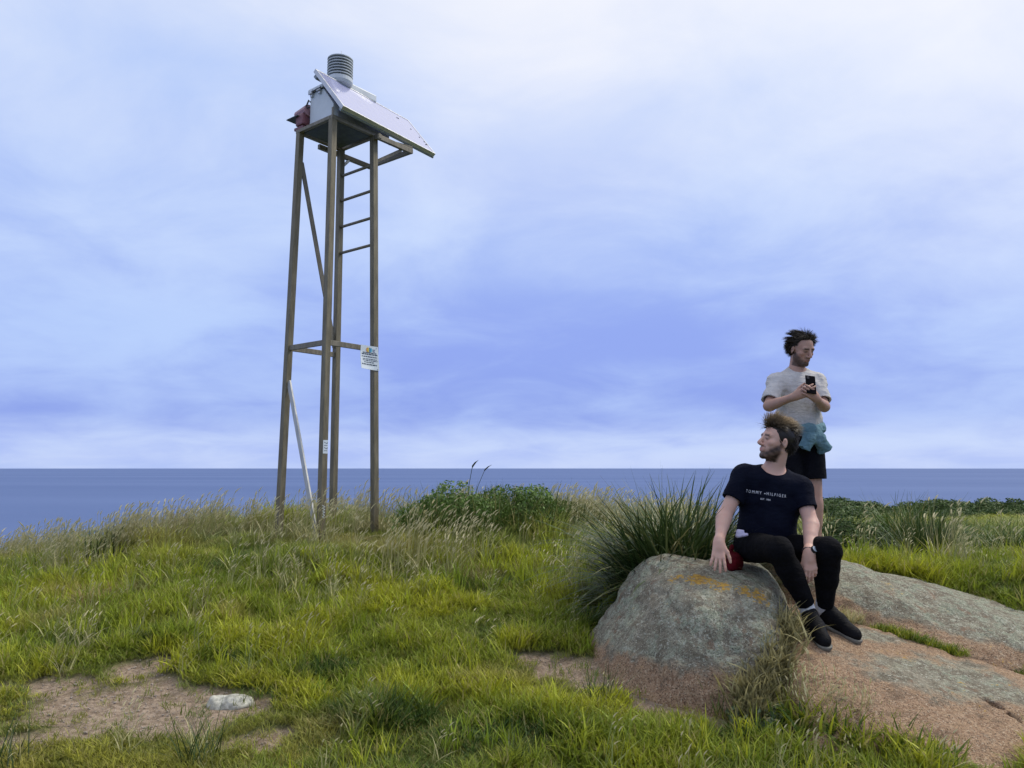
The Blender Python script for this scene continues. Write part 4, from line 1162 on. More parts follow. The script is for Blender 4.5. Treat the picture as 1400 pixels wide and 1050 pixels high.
plant('ridge_tussock', 'leaf_mass', blades(110, (.3, .5), (.010, .018), .14, (.02, .6), (.1, .8), 5, 306, wind=.1), M_rush, 0, 0, 'spiky dark tussock on the lower far end of the ridge before the sea', 'tussock', loc=(P(140, 725, 7.4)[0], 7.4))
plant('tall_weed', 'stem', merge([seedheads(2, (.62, .75), 310, head=(.10, .14), hw=.03, spread=.03, wind=.1, sw=.009), blades(8, (.3, .5), (.01, .016), .03, (.0, .3), (.1, .5), 5, 311)]), grass_mat('weed_stem', (0.05, 0.08, 0.03), head=(.07, .08, .05), dry_amt=0), 0, 0, 'tall thin weed with a seed head above the ridge against the horizon', 'weed', loc=(P(640, 690, 9.1)[0], 9.1))
for lb, px, y_, rad, hh_, nn, sd0 in (('dark green leafy mound of herbs on the ridge beside the tower', 622, 8.0, .66, .58, 9000, 320), ('dark green leafy mound capping the ridge below the tall weed', 700, 8.2, .66, .60, 9000, 321), ('olive leafy mound between the dark mounds and the big tussock', 775, 8.6, .48, .40, 3500, 322)):
    X0 = P(px, 700, y_)[0]
    e = plant('leafy_mound', 'foliage', leaf_cloud(nn, .019, (rad, rad * .7, hh_), sd0), M_bush if nn > 4000 else M_bush2, 0, 0, lb, 'herb mound', loc=(X0, y_))
    sv_ = leaf_obj('stem', blades(1100, (hh_ * .6, hh_ * 1.15), (.008, .015), rad * .85, (.0, .6), (.2, 1.2), 5, sd0 + 50), M_rush2, e)
plant('dry_tussock', 'leaf_mass', blades(220, (.18, .34), (.005, .009), .12, (.3, 1.3), (.4, 1.2), 5, 330, wind=.2), M_dry, 125, 830, 'flattened tan dry tussock in the green slope', 'tussock')
for i, (px, py, lb, n_b, Lr) in enumerate(((275, 1046, 'sparse dark rush with thin stems at the edge of the bare soil', 46, (.18, .34)), (520, 1000, 'dark rush clump sunk in the lush grass', 90, (.16, .30)), (700, 1049, 'dark thin rush at the lower rim of the lush grass', 40, (.12, .24)), (818, 962, 'thin rush beside the bare strip next to the boulder', 40, (.16, .30)), (18, 1049, 'few dark rush stems rising from short turf', 22, (.16, .30)), (990, 975, 'fine rush at the foot of the lichen-topped boulder', 34, (.14, .26)))):
    plant('rush_clump', 'leaf_mass', blades(n_b, Lr, (.004, .007), .085, (.02, .7), (.2, 1.0), 6, 340 + i, wind=.05), M_rush if i != 5 else M_rush2, px, py, lb, 'rush')
for i, (lb, px, y_, mt, nb, Lr, wr, sp) in enumerate((
        ('bright arching tussock behind the whaleback rock', 1243, 8.6, M_rush2, 900, (.6, 1.0), (.012, .020), .26),
        ('upright dark rush clump standing just behind the whaleback rock', 1264, 7.2, M_rush, 420, (.45, .72), (.008, .013), .12),
        ('straw tipped tussock on the field beyond the dark rush', 1330, 10.0, M_rush2, 700, (.5, .85), (.012, .020), .4),
        ('pale tussock far right of the whaleback rock', 1400, 8.6, M_rush2, 520, (.5, .8), (.011, .018), .3),
        ('dark brown-green tussock beside the leafy bush', 1128, 9.0, M_flax, 600, (.6, .95), (.012, .020), .25))):
    plant('field_tussock', 'leaf_mass', blades(nb, Lr, wr, sp, (.05, .8), (.3, 1.4) if i != 1 else (.0, .4), 6, 360 + i, wind=.06), mt, 0, 0, lb, 'tussock', loc=(P(px, 740, y_)[0], y_))
for i, (lb, px, y_, rad, hh_, mt) in enumerate((('round leafy green bush behind the seated man and the rock', 1165, 7.9, .48, .62, M_hedge), ('low leafy bush between the bright tussock and the field', 1205, 9.0, .55, .62, M_bush), ('low olive bush out on the rough field', 1300, 12.5, .9, .42, M_bush2))):
    e = plant('leafy_bush', 'foliage', leaf_cloud(9000, .018 + .010 * (i > 1), (rad, rad * .8, hh_), 380 + i), mt, 0, 0, lb, 'bush', loc=(P(px, 740, y_)[0], y_))
    leaf_obj('stem', blades(40, (hh_ * .6, hh_ * 1.1), (.006, .011), rad * .4, (.0, .5), (.0, .4), 4, 385 + i), M_rush2, e)
plant('herb', 'foliage', merge([leaf_cloud(900, .016, (.17, .13, .10), 390), blades(50, (.08, .14), (.006, .01), .12, (.1, .9), (.2, .8), 4, 391)]), M_silver, 1042, 985, 'low silvery green herb in the gap between two boulders', 'herb')
plant('yellow_flowers', 'flower_heads', leaf_cloud(60, .014, (.16, .12, .16), 395, shell=.8), grass_mat('yellow_petal', (0.72, 0.58, 0.03), root=(.6, .5, .03), dry_amt=0), 0, 0, 'small patch of yellow flowers behind the whaleback rock', 'flowers', loc=(P(1288, 790, 6.9)[0], 6.9))
# grass growing in the gaps between the rocks
def gap(name, label, line, n, hh_, tints, seed, protos, wid=.05):
    r = np.random.default_rng(seed)
    P_ = [np.array(p, float) for p in line]
    sg = r.integers(0, len(P_) - 1, n); u_ = r.uniform(0, 1, n)[:, None]
    pts = np.array([P_[i] for i in sg]) * (1 - u_) + np.array([P_[i + 1] for i in sg]) * u_
    pts = pts + r.normal(0, 1, (n, 3)) * np.array([wid, wid, .006])
    h = r.uniform(*hh_, n)
    tn = mixc(tints[0], tints[1], r.uniform(0, 1, n))
    scatter(name, protos, pts, np.stack([r.normal(0, .2, n), r.normal(0, .2, n), r.uniform(0, 6.28, n)], 1), np.stack([h, h, h], 1), r.integers(0, len(protos), n), tn, label)
def on_rock(px, py, y_, dz=-.012):
    q_ = P(px, py, y_); return np.array([q_[0], q_[1], drop(q_[0], q_[1]) + dz])
gap('crevice_grass', 'bright green grass growing in the crack between slab and whaleback rock', [on_rock(1198, 855, 4.78), on_rock(1230, 870, 4.72), on_rock(1265, 882, 4.64), on_rock(1312, 895, 4.56)], 260, (.05, .10), (DARK * 1.3, LIME * .9), 401, protos_l, .020)
gap('dry_gap_grass', 'tan dry grass hanging in the gap beside the lichen-topped boulder', [P(1075, 845, 4.35) - [0, 0, .04], P(1062, 895, 4.2) - [0, 0, .05], P(1035, 930, 4.1) - [0, 0, .05], P(1020, 965, 4.0) - [0, 0, .05]], 230, (.10, .22), (STRAW * 1.0, STRAW * .5), 402, protos_l, .035)
gap('slab_edge_grass', 'long grass with pale heads along the lower edge of the tan slab', [G(1075, 990), G(1130, 1000), G(1200, 1030), G(1270, 1049)], 260, (.12, .24), (DARK * 1.1, LIME), 403, protos_l, .07)
gap('slab_edge_seed_grass', 'pale seed heads leaning over the lower edge of the tan slab', [G(1080, 985), G(1130, 995), G(1160, 1010)], 26, (.2, .34), (PALE, STRAW), 404, protos_h, .06)
gap('heel_straw', "few dry straws beside the seated man's shoes", [on_rock(1145, 835, 4.80), on_rock(1175, 850, 4.76)], 22, (.07, .14), (STRAW * 1.2, STRAW), 405, protos_l, .02)

# ------------------------------------------------------------------ scrub at the far edge of the field
hedge_me = []
for i in range(4):
    V_, F_, T_, Q_ = leaf_cloud(3200, .10, (1.9, 1.5, 1.55), 420 + i, shell=.6)
    tmp = leaf_obj('foliage', (V_, F_, T_, Q_), M_hedge, link=False)
    st = MB()
    for k in range(4):
        a = random.uniform(0, 6.28); st.tube([(0.2 * math.cos(a), .2 * math.sin(a), -.3), (.5 * math.cos(a), .5 * math.sin(a), .6), (.9 * math.cos(a), .9 * math.sin(a), 1.2)], [.06, .045, .02], 5)
    so = mesh_obj('stem', st.v, st.f, simple('scrub_bark_%d' % i, (0.12, 0.09, 0.06), .9), link=False)
    hedge_me.append((tmp.data, so.data))
hr = random.Random(12)
def scrub(px, y_, sc, label, group):
    x_ = (px - 700) / FPX * y_
    e = empty('coastal_shrub', (x_, y_, float(gz(x_, y_)) - .15), hr.uniform(0, 6.28))
    e.scale = (sc * hr.uniform(.95, 1.35), sc, sc * hr.uniform(.8, 1.05))
    tag(e, label, 'shrub', group)
    fm, sm = hedge_me[hr.randrange(4)]
    for nm, md in (('foliage', fm), ('stem', sm)):
        o = bpy.data.objects.new(nm, md); COL.objects.link(o); o.parent = e
for i in range(30):
    px = 1085 + i * 8.2 + hr.uniform(-4, 4)
    scrub(px, 66 + hr.uniform(-4, 6) + (px - 1085) * .03, hr.uniform(.7, 1.1) * (1.12 - (px - 1085) / 1300 + .22 * math.sin(px * .045)), 'dark green coastal shrub in the long hedge at the far edge of the field', 'shrubs in the far hedge')
for i in range(16):
    px = 1315 + i * 9 + hr.uniform(-4, 4)
    scrub(px, 60 + hr.uniform(-3, 3), hr.uniform(.6, .95), 'dark green coastal shrub in the nearer low hedge before the sea', 'shrubs in the nearer hedge')
for i in range(14):
    px = 1090 + i * 24 + hr.uniform(-8, 8)
    scrub(px, 52 + hr.uniform(-8, 4), hr.uniform(.35, .55), 'small low shrub scattered on the field before the hedge', 'low shrubs on the field')
# ================================================================== people
def unit(v): v = np.array(v, float); return v / np.linalg.norm(v)
def frame(fwd, up):
    f = unit(fwd); u = np.array(up, float); u = unit(u - f * (u @ f)); r = np.cross(f, u)
    return np.stack([r, f, u], 1)       # columns right, forward, up
def vcap_flat(vol, a, b, ra, rb, k=0.02, infl=0.0, flat=True):
    """tapered limb whose far end is cut square, for sleeves and trouser legs"""
    a, b = np.array(a, float), np.array(b, float); ra += infl; rb += infl
    m = max(ra, rb) + k + 4 * vol.h
    sl, g = vol.grid(np.minimum(a, b) - m, np.maximum(a, b) + m)
    if sl is None: return
    ab = b - a; L = ab @ ab; n = ab / math.sqrt(L)
    X, Y, Z = g[0] - a[0], g[1] - a[1], g[2] - a[2]
    al = X * ab[0] + Y * ab[1] + Z * ab[2]
    tt = np.clip(al / L, 0, 1.3)
    d = np.sqrt((X - tt * ab[0]) ** 2 + (Y - tt * ab[1]) ** 2 + (Z - tt * ab[2]) ** 2) - (ra + (rb - ra) * np.minimum(tt, 1))
    d = np.maximum(d, al / math.sqrt(L) - math.sqrt(L))
    vol.comb(sl, d, k)
def head_shape(vol, c, R, k=0.012):
    def L(x, y, z): return np.array(c) + R @ np.array([x, y, z])
    vol.ell(L(0, -.012, .030), (.077, .098, .090), R, k=.02)
    vol.ell(L(0, .030, -.040), (.058, .062, .078), R, k=.03)
    vol.cap(L(-.050, .005, -.055), L(-.016, .066, -.098), .020, .017, .018); vol.cap(L(.050, .005, -.055), L(.016, .066, -.098), .020, .017, .018)
    vol.cap(L(-.012, .072, -.100), L(.012, .072, -.100), .016, .016, .015)
    vol.cap(L(-.040, .074, .026), L(.040, .074, .026), .013, .013, .016)
    for s in (-1, 1):
        vol.ell(L(s * .045, .056, -.018), (.020, .022, .018), R, k=.016)
        vol.ell(L(s * .031, .103, .004), (.016, .016, .011), R, k=.012, mode='sub')
        vol.ell(L(s * .031, .074, .004), (.0135, .0135, .012), R, k=.003)
        vol.cap(L(s * .020, .086, .0125), L(s * .043, .080, .0105), .0042, .0036, .004)
        vol.ell(L(s * .012, .098, -.034), (.009, .010, .008), R, k=.006)
        vol.ell(L(s * .080, -.010, -.006), (.009, .020, .031), R @ np.array(Matrix.Rotation(-s * .35, 3, 'Z')), k=.006)
        vol.ell(L(s * .090, -.002, -.004), (.006, .009, .016), R, k=.005, mode='sub')
    vol.cap(L(0, .088, .016), L(0, .113, -.026), .0085, .0125, .010)
    vol.cap(L(-.019, .086, -.058), L(.019, .086, -.058), .0075, .0075, .008)
    vol.cap(L(-.015, .085, -.069), L(.015, .085, -.069), .0082, .0082, .007)
    vol.cap(L(-.022, .100, -.0635), L(.022, .100, -.0635), .0035, .0035, .004, mode='sub')
def neck_shape(vol, c, R, base):
    a = np.array(c) + R @ np.array([0, -.022, -.055])
    vol.cap(a, base, .056, .062, .03)
def hand_shape(vol, w, d, n, s, curl=(.25, .3, .25), spread=.10, thumb=(.75, .5, .1), size=1.0, lead=None):
    d = unit(d); n = unit(np.array(n) - d * (np.array(n) @ d)); s = unit(np.array(s) - d * (np.array(s) @ d) - n * (np.array(s) @ n))
    z = size
    offs = (.029, .0095, -.010, -.028); plen = (.088, .092, .088, .080); fl = (.072, .080, .074, .058)
    kn = []
    for o_, pl in zip(offs, plen):
        b = w + d * pl * z + s * o_ * z
        vol.cap(w + s * o_ * .55 * z + d * .008, b, .0155 * z, .0115 * z, .014); kn.append(b)
    vol.cap(w - d * .02, w + d * .03 * z, .027 * z, .024 * z, .02)
    tips = []
    for i, (b, L_) in enumerate(zip(kn, fl)):
        ang = 0; p = b; dd0 = unit(d + s * offs[i] / .029 * spread)
        cs_ = curl[i] if hasattr(curl[0], '__len__') else curl
        for j, (fr, rr_) in enumerate(((.45, (.0094, .0088)), (.31, (.0088, .0080)), (.24, (.0080, .0066)))):
            ang += cs_[j]
            dd = dd0 * math.cos(ang) + n * math.sin(ang)
            q_ = p + dd * L_ * fr * z
            vol.cap(p, q_, rr_[0] * z, rr_[1] * z, .004); p = q_
        tips.append(p)
    p = w + d * .018 * z + s * .022 * z
    td = unit(d * thumb[1] + s * thumb[0] + n * thumb[2])
    q_ = p + td * .042 * z; vol.cap(p, q_, .0165 * z, .0125 * z, .012)
    td2 = unit(td * .8 + d * .45 + n * .15); q2 = q_ + td2 * .032 * z; vol.cap(q_, q2, .0115 * z, .0100 * z, .005)
    td3 = unit(td2 * .8 + d * .3 + n * .2); q3 = q2 + td3 * .026 * z; vol.cap(q2, q3, .0100 * z, .0075 * z, .004)
    return tips
def skin_mat(name):
    t = NT(name); c = t.coord()
    col = t.attr('tone')
    n1 = t.noise(c, 26, 4, 0.6); n2 = t.noise(c, 240, 2, 0.5)
    col = t.mix(t.math('MULTIPLY', t.ramp(n1, .4, .65), .22), col, t.mix(1.0, col, (1.0, .78, .74), 'MULTIPLY'))
    return t.done(t.bsdf(col, 0.52, 0, 0.35, t.bump(n2, .15, .002), Subsurface_Weight=0.08, Subsurface_Scale=0.01, Subsurface_Radius=(1.0, .35, .2)))
def cloth_mat(name, c0, c1, rough=.85, weave=900, fold=9.0, crease=.012):
    t = NT(name); c = t.coord()
    col = t.mix(t.ramp(t.noise(c, fold, 4, .6), .35, .65), c0, c1)
    h = t.math('ADD', t.math('MULTIPLY', t.noise(t.mapping(c, (1, 1, 2.2)), 22, 4, .6), 1.0), t.math('MULTIPLY', t.noise(c, weave * .4, 2, .5), .15))
    return t.done(t.bsdf(col, rough, 0, .08, t.bump(h, .8, crease)))
def tone_head(verts, c, R, base, beard, lips, brow, stub=1.0):
    q_ = (verts - np.array(c)) @ R
    x, y, z = q_[:, 0], q_[:, 1], q_[:, 2]
    col = np.tile(np.array(base, float), (len(verts), 1))
    n_ = fbm(x * 60, y * 60, z * 60, 2, 5)
    inh = (np.abs(x) < .10) & (y > -.02) & (np.abs(z) < .14) & (np.linalg.norm(q_, axis=1) < .17)
    # ruddy cheeks and nose
    ck = np.exp(-(((np.abs(x) - .04) / .022) ** 2 + ((z + .02) / .022) ** 2)) * (y > .03) + np.exp(-((x / .016) ** 2 + ((z + .026) / .015) ** 2)) * (y > .09)
    col = col * (1 - .25 * ck[:, None]) + np.array(base) * np.array([1.02, .68, .66]) * (.25 * ck[:, None])
    # beard follows the jaw, chin and upper lip
    jaw = sstep(.014, -.018, z + .010 + .72 * np.clip(y, 0, .08) + .010 * n_) * sstep(-.014, .012, y)
    side = jaw * sstep(.070, .03, y)
    mous = np.exp(-((np.abs(z + .047) / .0065) ** 2)) * (np.abs(x) < .030) * (y > .06)
    under = sstep(-.085, -.10, z)
    bm_ = np.clip(np.maximum.reduce([jaw * .97, side * 1.0, mous * .75]) * stub * (1 - .22 * np.clip(n_ + .3, 0, 1)), 0, 1) * inh * (z > -.128)
    lipm = np.exp(-(((z + .0635) / .0095) ** 2 + (x / .021) ** 4)) * (y > .074)
    around = np.exp(-(((z + .0635) / .015) ** 2 + (x / .028) ** 4)) * (y > .07)
    bm_ = bm_ * (1 - .75 * around)
    col = col * (1 - bm_[:, None]) + np.array(beard) * bm_[:, None]
    col = col * (1 - .8 * lipm[:, None]) + np.array(lips) * (.8 * lipm[:, None])
    br = np.exp(-((z - .0255 + .10 * (np.abs(x) - .03) ** 1 * .5) / .0075) ** 2) * (np.abs(x) > .010) * (np.abs(x) < .050) * (y > .055)
    col = col * (1 - .9 * br[:, None]) + np.array(brow) * (.9 * br[:, None])
    ey = np.exp(-(((np.abs(x) - .031) / .013) ** 4 + ((z - .004) / .0065) ** 2)) * (y > .062)
    col = col * (1 - .8 * ey[:, None]) + np.array((.05, .035, .03)) * (.8 * ey[:, None])
    return col
def hair_locks(name, c, R, n, rule, flow, lengths, cols, mat, parent, seed, width=(.0025, .0055), segs=7, jit=.07):
    """tapered locks rooted on the scalp; rule keeps a root, flow bends it, all in the head's own axes"""
    r = np.random.default_rng(seed)
    V, F_, K = [], [], []; cnt = 0; nb = 0
    tufc = r.normal(size=(150, 3)); tufc /= np.linalg.norm(tufc, axis=1)[:, None]; tuft = r.normal(0, .17, (150, 3))      # neighbouring hairs lean together
    rad = np.array((.077, .098, .090)); cen = np.array((0, -.012, .030))
    while cnt < n and nb < n * 30:
        nb += 1
        d = r.normal(size=3); d /= np.linalg.norm(d)
        p = cen + rad * d
        if not rule(p, d): continue
        cnt += 1
        nr = unit(d / rad)
        L_ = lengths(p, d) * r.uniform(.7, 1.25)
        pts = [p - nr * .004]; dirv = unit(nr * .45 + 1.0 * np.array(flow(p, d, 0.0)) + tuft[np.argmin(((tufc - d) ** 2).sum(1))])
        for k in range(1, segs + 1):
            t_ = k / segs
            dirv = unit(dirv + .55 * np.array(flow(p, d, t_)) + r.normal(0, jit, 3))
            pts.append(pts[-1] + dirv * L_ / segs)
        w0 = r.uniform(*width)
        c0, c1 = cols(p, d, r)
        sidev = unit(np.cross(dirv, nr + 1e-3)); 
        base = len(K)
        for k, q_ in enumerate(pts):
            t_ = k / segs; w = w0 * (1 - t_ ** 1.5 * .9)
            o2 = np.cross(sidev, unit(pts[min(k + 1, segs)] - pts[max(k - 1, 0)] + 1e-9))
            for a_ in (0, 2.094, 4.189):
                V.append(np.array(c) + R @ (q_ + sidev * math.cos(a_) * w * .5 + o2 * math.sin(a_) * w * .35))
                K.append(np.array(c0) * (1 - t_ ** 1.5) + np.array(c1) * t_ ** 1.5)
        for k in range(segs):
            for j in range(3):
                F_.append((base + k * 3 + j, base + k * 3 + (j + 1) % 3, base + (k + 1) * 3 + (j + 1) % 3, base + (k + 1) * 3 + j))
    o = mesh_obj(name, np.array(V), np.array(F_), mat, parent, smooth=True)
    set_attr(o, 'tone', np.array(K))
    o['kind'] = 'stuff'
    return o
def hair_mat(name):
    t = NT(name)
    return t.done(t.bsdf(t.attr('tone'), .45, 0, .35))
def sdf_obj(vol, name, mat, parent, smooth=True):
    v, f = vol.mesh(); return mesh_obj(name, v, f, mat, parent, smooth)
def wrinkle(vol, amp, sc, seed, stretch=(1, 1, .5)):
    m = np.abs(vol.v) < .03
    ii = np.argwhere(m); pw = vol.lo + ii * vol.h
    n_ = fbm(pw[:, 0] * sc * stretch[0], pw[:, 1] * sc * stretch[1], pw[:, 2] * sc * stretch[2], 3, seed)
    rid = 1 - 2 * np.abs(fbm(pw[:, 0] * sc * .6 + 3, pw[:, 1] * sc * .6, pw[:, 2] * sc * .8, 2, seed + 7))
    vol.v[m] += (amp * (.6 * n_ - .6 * rid)).astype(np.float32)
def shoe(parent, heel, d, up, mats, name='shoe', L_=.285, sc=.91):
    """trainer: upper, pale midsole, laces"""
    d = unit(d); up = unit(np.array(up) - d * (np.array(up) @ d)); s = np.cross(d, up)
    def S_(a, b, c_): return heel + (d * a + s * b + up * c_) * sc
    lo = np.minimum.reduce([S_(a, b, c_) for a in (-.06, L_ + .03) for b in (-.08, .08) for c_ in (-.02, .17)]); hi = np.maximum.reduce([S_(a, b, c_) for a in (-.06, L_ + .03) for b in (-.08, .08) for c_ in (-.02, .17)])
    v = Vol(lo, hi, .004)
    v.cap(S_(.035, 0, .060), S_(.12, 0, .062), .038, .042, .02); v.cap(S_(.12, 0, .060), S_(.215, .004, .046), .042, .037, .03)
    v.cap(S_(.19, .012, .040), S_(.235, .008, .038), .036, .032, .02); v.cap(S_(.03, 0, .05), S_(.03, 0, .105), .036, .038, .02); v.cap(S_(.03, 0, .105), S_(.10, 0, .085), .038, .036, .03)
    v.cut(S_(0, 0, .022), -up)
    up_o = sdf_obj(v, name, mats[0], parent)
    v = Vol(lo, hi, .004)
    v.cap(S_(.03, 0, .02), S_(.12, 0, .02), .043, .043, .02); v.cap(S_(.12, 0, .02), S_(.235, .006, .02), .044, .042, .02)
    v.cut(S_(0, 0, .024), up); v.cut(S_(0, 0, 0.0), -up)
    sdf_obj(v, 'sole', mats[1], up_o)
    lc = MB()
    for k in range(5):
        a = .105 + k * .020; z = .098 - k * .006
        lc.tube([S_(a, -.030, z - .012), S_(a + .008, 0, z + .010), S_(a, .030, z - .012)], .0035, 5)
    lc.build('laces', mats[2], up_o, smooth=True)
    return up_o

M_skin = skin_mat('skin'); M_hair = hair_mat('hair')
M_black = cloth_mat('black_trousers', (.0035, .0035, .0045), (.006, .006, .008))
M_navy = cloth_mat('navy_black_tee', (.0035, .0045, .012), (.006, .008, .018))
M_tee = cloth_mat('pale_grey_tee', (.50, .48, .46), (.58, .56, .54), crease=.014)
M_teal = cloth_mat('teal_sweater', (.105, .195, .235), (.16, .27, .31), fold=5, crease=.018)
M_short = cloth_mat('black_shorts', (.005, .005, .008), (.009, .009, .013))
M_shoe = cloth_mat('black_trainer', (.005, .005, .006), (.010, .010, .012), .6)
M_sole = simple('pale_sole', (.14, .135, .115), .7, var=.3)
M_lace = simple('black_lace', (.015, .015, .018), .8)
M_sock = cloth_mat('white_sock', (.55, .56, .60), (.66, .67, .70))
M_print = simple('white_print', (.70, .70, .76), .7, var=.04)

# ------------------------------------------------------------------ seated man
SK = (.60, .375, .295)
hc = P(1062, 604, 4.72); HR = frame((-1, -.20, .20), (.12, -.04, 1))
neckb = P(1056, 650, 4.77)
RS, LS = P(1017, 652, 4.76), P(1094, 668, 4.70)
RE, RW = P(990, 706, 4.70), P(983, 742, 4.53)
LE, LW = P(1109, 716, 4.60), P(1106, 757, 4.44)
PEL = P(1046, 742, 4.80)
ur = unit(RS - LS); ut = unit(neckb - PEL); TF = frame(np.cross(ut, ur), ut)    # right, forward, up
hipr = unit(np.array([-1, .05, .06]))
RH, LH = PEL + hipr * .092 - ut * .03, PEL - hipr * .092 - ut * .03
RK, LK = P(1066, 752, 4.36), P(1133, 752, 4.43)
RA, LA = P(1107, 836, 4.44), P(1127, 838, 4.56)
seated = empty('person', (float(PEL[0]), float(PEL[1]), drop(PEL[0], PEL[1])))
tag(seated, 'person in navy-black t-shirt and black trousers sitting on the boulder, looking aside', 'person')
def torso_parts(vol, neck, pel, rs, ls, Fm, infl=0.0, k=.04, wide=1.0):
    r, f, u = Fm[:, 0], Fm[:, 1], Fm[:, 2]
    mid = neck * .62 + pel * .38
    vol.ell(neck - u * .165 + f * .015, (.168 * wide, .108, .175), Fm, k, infl=infl)
    vol.ell(neck - u * .15 + f * .055 + r * .07, (.075, .05, .065), Fm, .03, infl=infl); vol.ell(neck - u * .15 + f * .055 - r * .07, (.075, .05, .065), Fm, .03, infl=infl)
    vol.cap(rs, ls, .062, .062, k, infl=infl)
    vol.cap(neck + u * .015, rs + u * .012, .052, .040, .03, infl=infl * .8); vol.cap(neck + u * .015, ls + u * .012, .052, .040, .03, infl=infl * .8)
    vol.ell(pel + u * .15 + f * .005, (.145 * wide, .098, .16), Fm, k, infl=infl)
    vol.ell(pel + u * .02, (.163 * wide, .112, .115), Fm, k, infl=infl)
def limb(vol, a, b, c_, r0, r1, r2, r3, k=.02, infl=0.0, bulge=None):
    vol.cap(a, b, r0, r1, k, infl=infl); vol.cap(b, c_, r2, r3, k, infl=infl)
    if bulge is not None:
        p = b * (1 - bulge[0]) + c_ * bulge[0]; q_ = b * (1 - bulge[0] - .25) + c_ * (bulge[0] + .25)
        vol.cap(p, q_, bulge[1], bulge[1] * .8, k, infl=infl)
def bounds(pts, m): a = np.array(pts); return a.min(0) - m, a.max(0) + m

lo, hi = bounds([hc, RS, LS, RE, LE, RW, LW, PEL, RK, LK, RA, LA], .14); hi[2] += .03; lo[2] += .05
v = Vol(lo, hi, .0036)
torso_parts(v, neckb, PEL, RS, LS, TF)
limb(v, RS, RE, RW, .050, .041, .041, .027, bulge=(.12, .043)); limb(v, LS, LE, LW, .050, .041, .041, .027, bulge=(.12, .043))
limb(v, RH, RK, RA, .080, .055, .052, .034, .03); limb(v, LH, LK, LA, .080, .055, .052, .034, .03)
hz_ = drop(P(979, 775, 4.44)[0], 4.44)
htip = np.array([P(979, 775, 4.42)[0], 4.42, drop(P(979, 775, 4.42)[0], 4.42) + .012])
hd_ = unit(htip - RW)
tipsR = hand_shape(v, RW, hd_, (0.05, .55, -.6), (1, 0, .05), curl=(.05, .22, .15), spread=.24, thumb=(.62, .75, .1))
tipsL = hand_shape(v, LW, (-.02, -.22, -1), (.05, 1, -.2), (-1, .1, 0), curl=((.22, .35, .3), (.28, .4, .3), (.33, .45, .3), (.40, .5, .3)), spread=.05, thumb=(.35, .95, .25))
neck_shape(v, hc, HR, neckb)
head_shape(v, hc, HR)
vv, ff = v.mesh()
body = mesh_obj('body', vv, ff, M_skin, seated, smooth=True)
tone = tone_head(vv, hc, HR, SK, (.032, .019, .013), (.50, .20, .18), (.035, .022, .016), stub=1.0)
for tp in tipsR + tipsL:
    w_ = np.exp(-(np.linalg.norm(vv - tp, axis=1) / .016) ** 2)[:, None]; tone = tone * (1 - .35 * w_) + np.array((.62, .27, .22)) * .35 * w_
set_attr(body, 'tone', tone)
# t-shirt
lo, hi = bounds([RS, LS, neckb, PEL, RS * .45 + RE * .55, LS * .45 + LE * .55], .17)
v = Vol(lo, hi, .0042)
torso_parts(v, neckb, PEL, RS, LS, TF, infl=.012)
v.ell(PEL + ut * .09 + TF[:, 1] * .02, (.150, .118, .12), TF, .05, infl=.012)
vcap_flat(v, RS, RS * .42 + RE * .58, .056, .054, .025, .010); vcap_flat(v, LS, LS * .42 + LE * .58, .056, .054, .025, .010)
wrinkle(v, .0055, 16, 3)
v.cut(PEL + ut * .005, -unit(ut + np.array([0, .25, 0])), wob=.012)
v.ell(neckb + ut * .075 + TF[:, 1] * .055, (.083, .090, .078), TF, .006, 'sub')
for a, b in ((RS, RE), (LS, LE)):       # hollow sleeve mouths
    p0 = a * .55 + b * .45; p1 = a * .3 + b * .7
    v.cap(p0, p1, .047, .052, .004, 'sub')
tee = sdf_obj(v, 't_shirt', M_navy, seated)
# trousers
lo, hi = bounds([PEL, RH, LH, RK, LK, RA, LA], .16)
v = Vol(lo, hi, .0042)
v.ell(PEL + ut * .03, (.170, .122, .125), TF, .04)
for H_, K_, A_ in ((RH, RK, RA), (LH, LK, LA)):
    v.cap(H_, K_, .094, .068, .045); v.cap(K_, K_ + (A_ - K_) * .45, .067, .062, .03)
    vcap_flat(v, K_ + (A_ - K_) * .3, K_ + (A_ - K_) * .87, .064, .046, .02)
wrinkle(v, .006, 15, 9, (1, 1, .9))
v.cut(PEL + ut * .13, ut)
sdf_obj(v, 'trousers', M_black, seated)
# shoes and socks
for A_, K_, hx, dr in ((RA, RK, (-.010, .035), (.10, -1, -.30)), (LA, LK, (-.022, .03), (.72, -.80, -.22))):
    hp = np.array([A_[0] + hx[0], A_[1] + hx[1], 0])
    d0 = unit((dr[0], dr[1], 0)); z0 = drop(hp[0], hp[1]); z1 = drop(hp[0] + d0[0] * .24, hp[1] + d0[1] * .24)
    hp[2] = max(z0, A_[2] - .125) + .002
    dd = unit((d0[0] * .24, d0[1] * .24, z1 + .004 - hp[2]))
    shoe(seated, hp, dd, (0, 0, 1), (M_shoe, M_sole, M_lace))
    MB().tube([hp + np.array([0, 0, .07]) + dd * .03, hp * .35 + A_ * .65 + np.array([0, 0, .03]), A_ * .74 + K_ * .26], [.040, .044, .049], 12).build('sock', M_sock, seated, smooth=True)
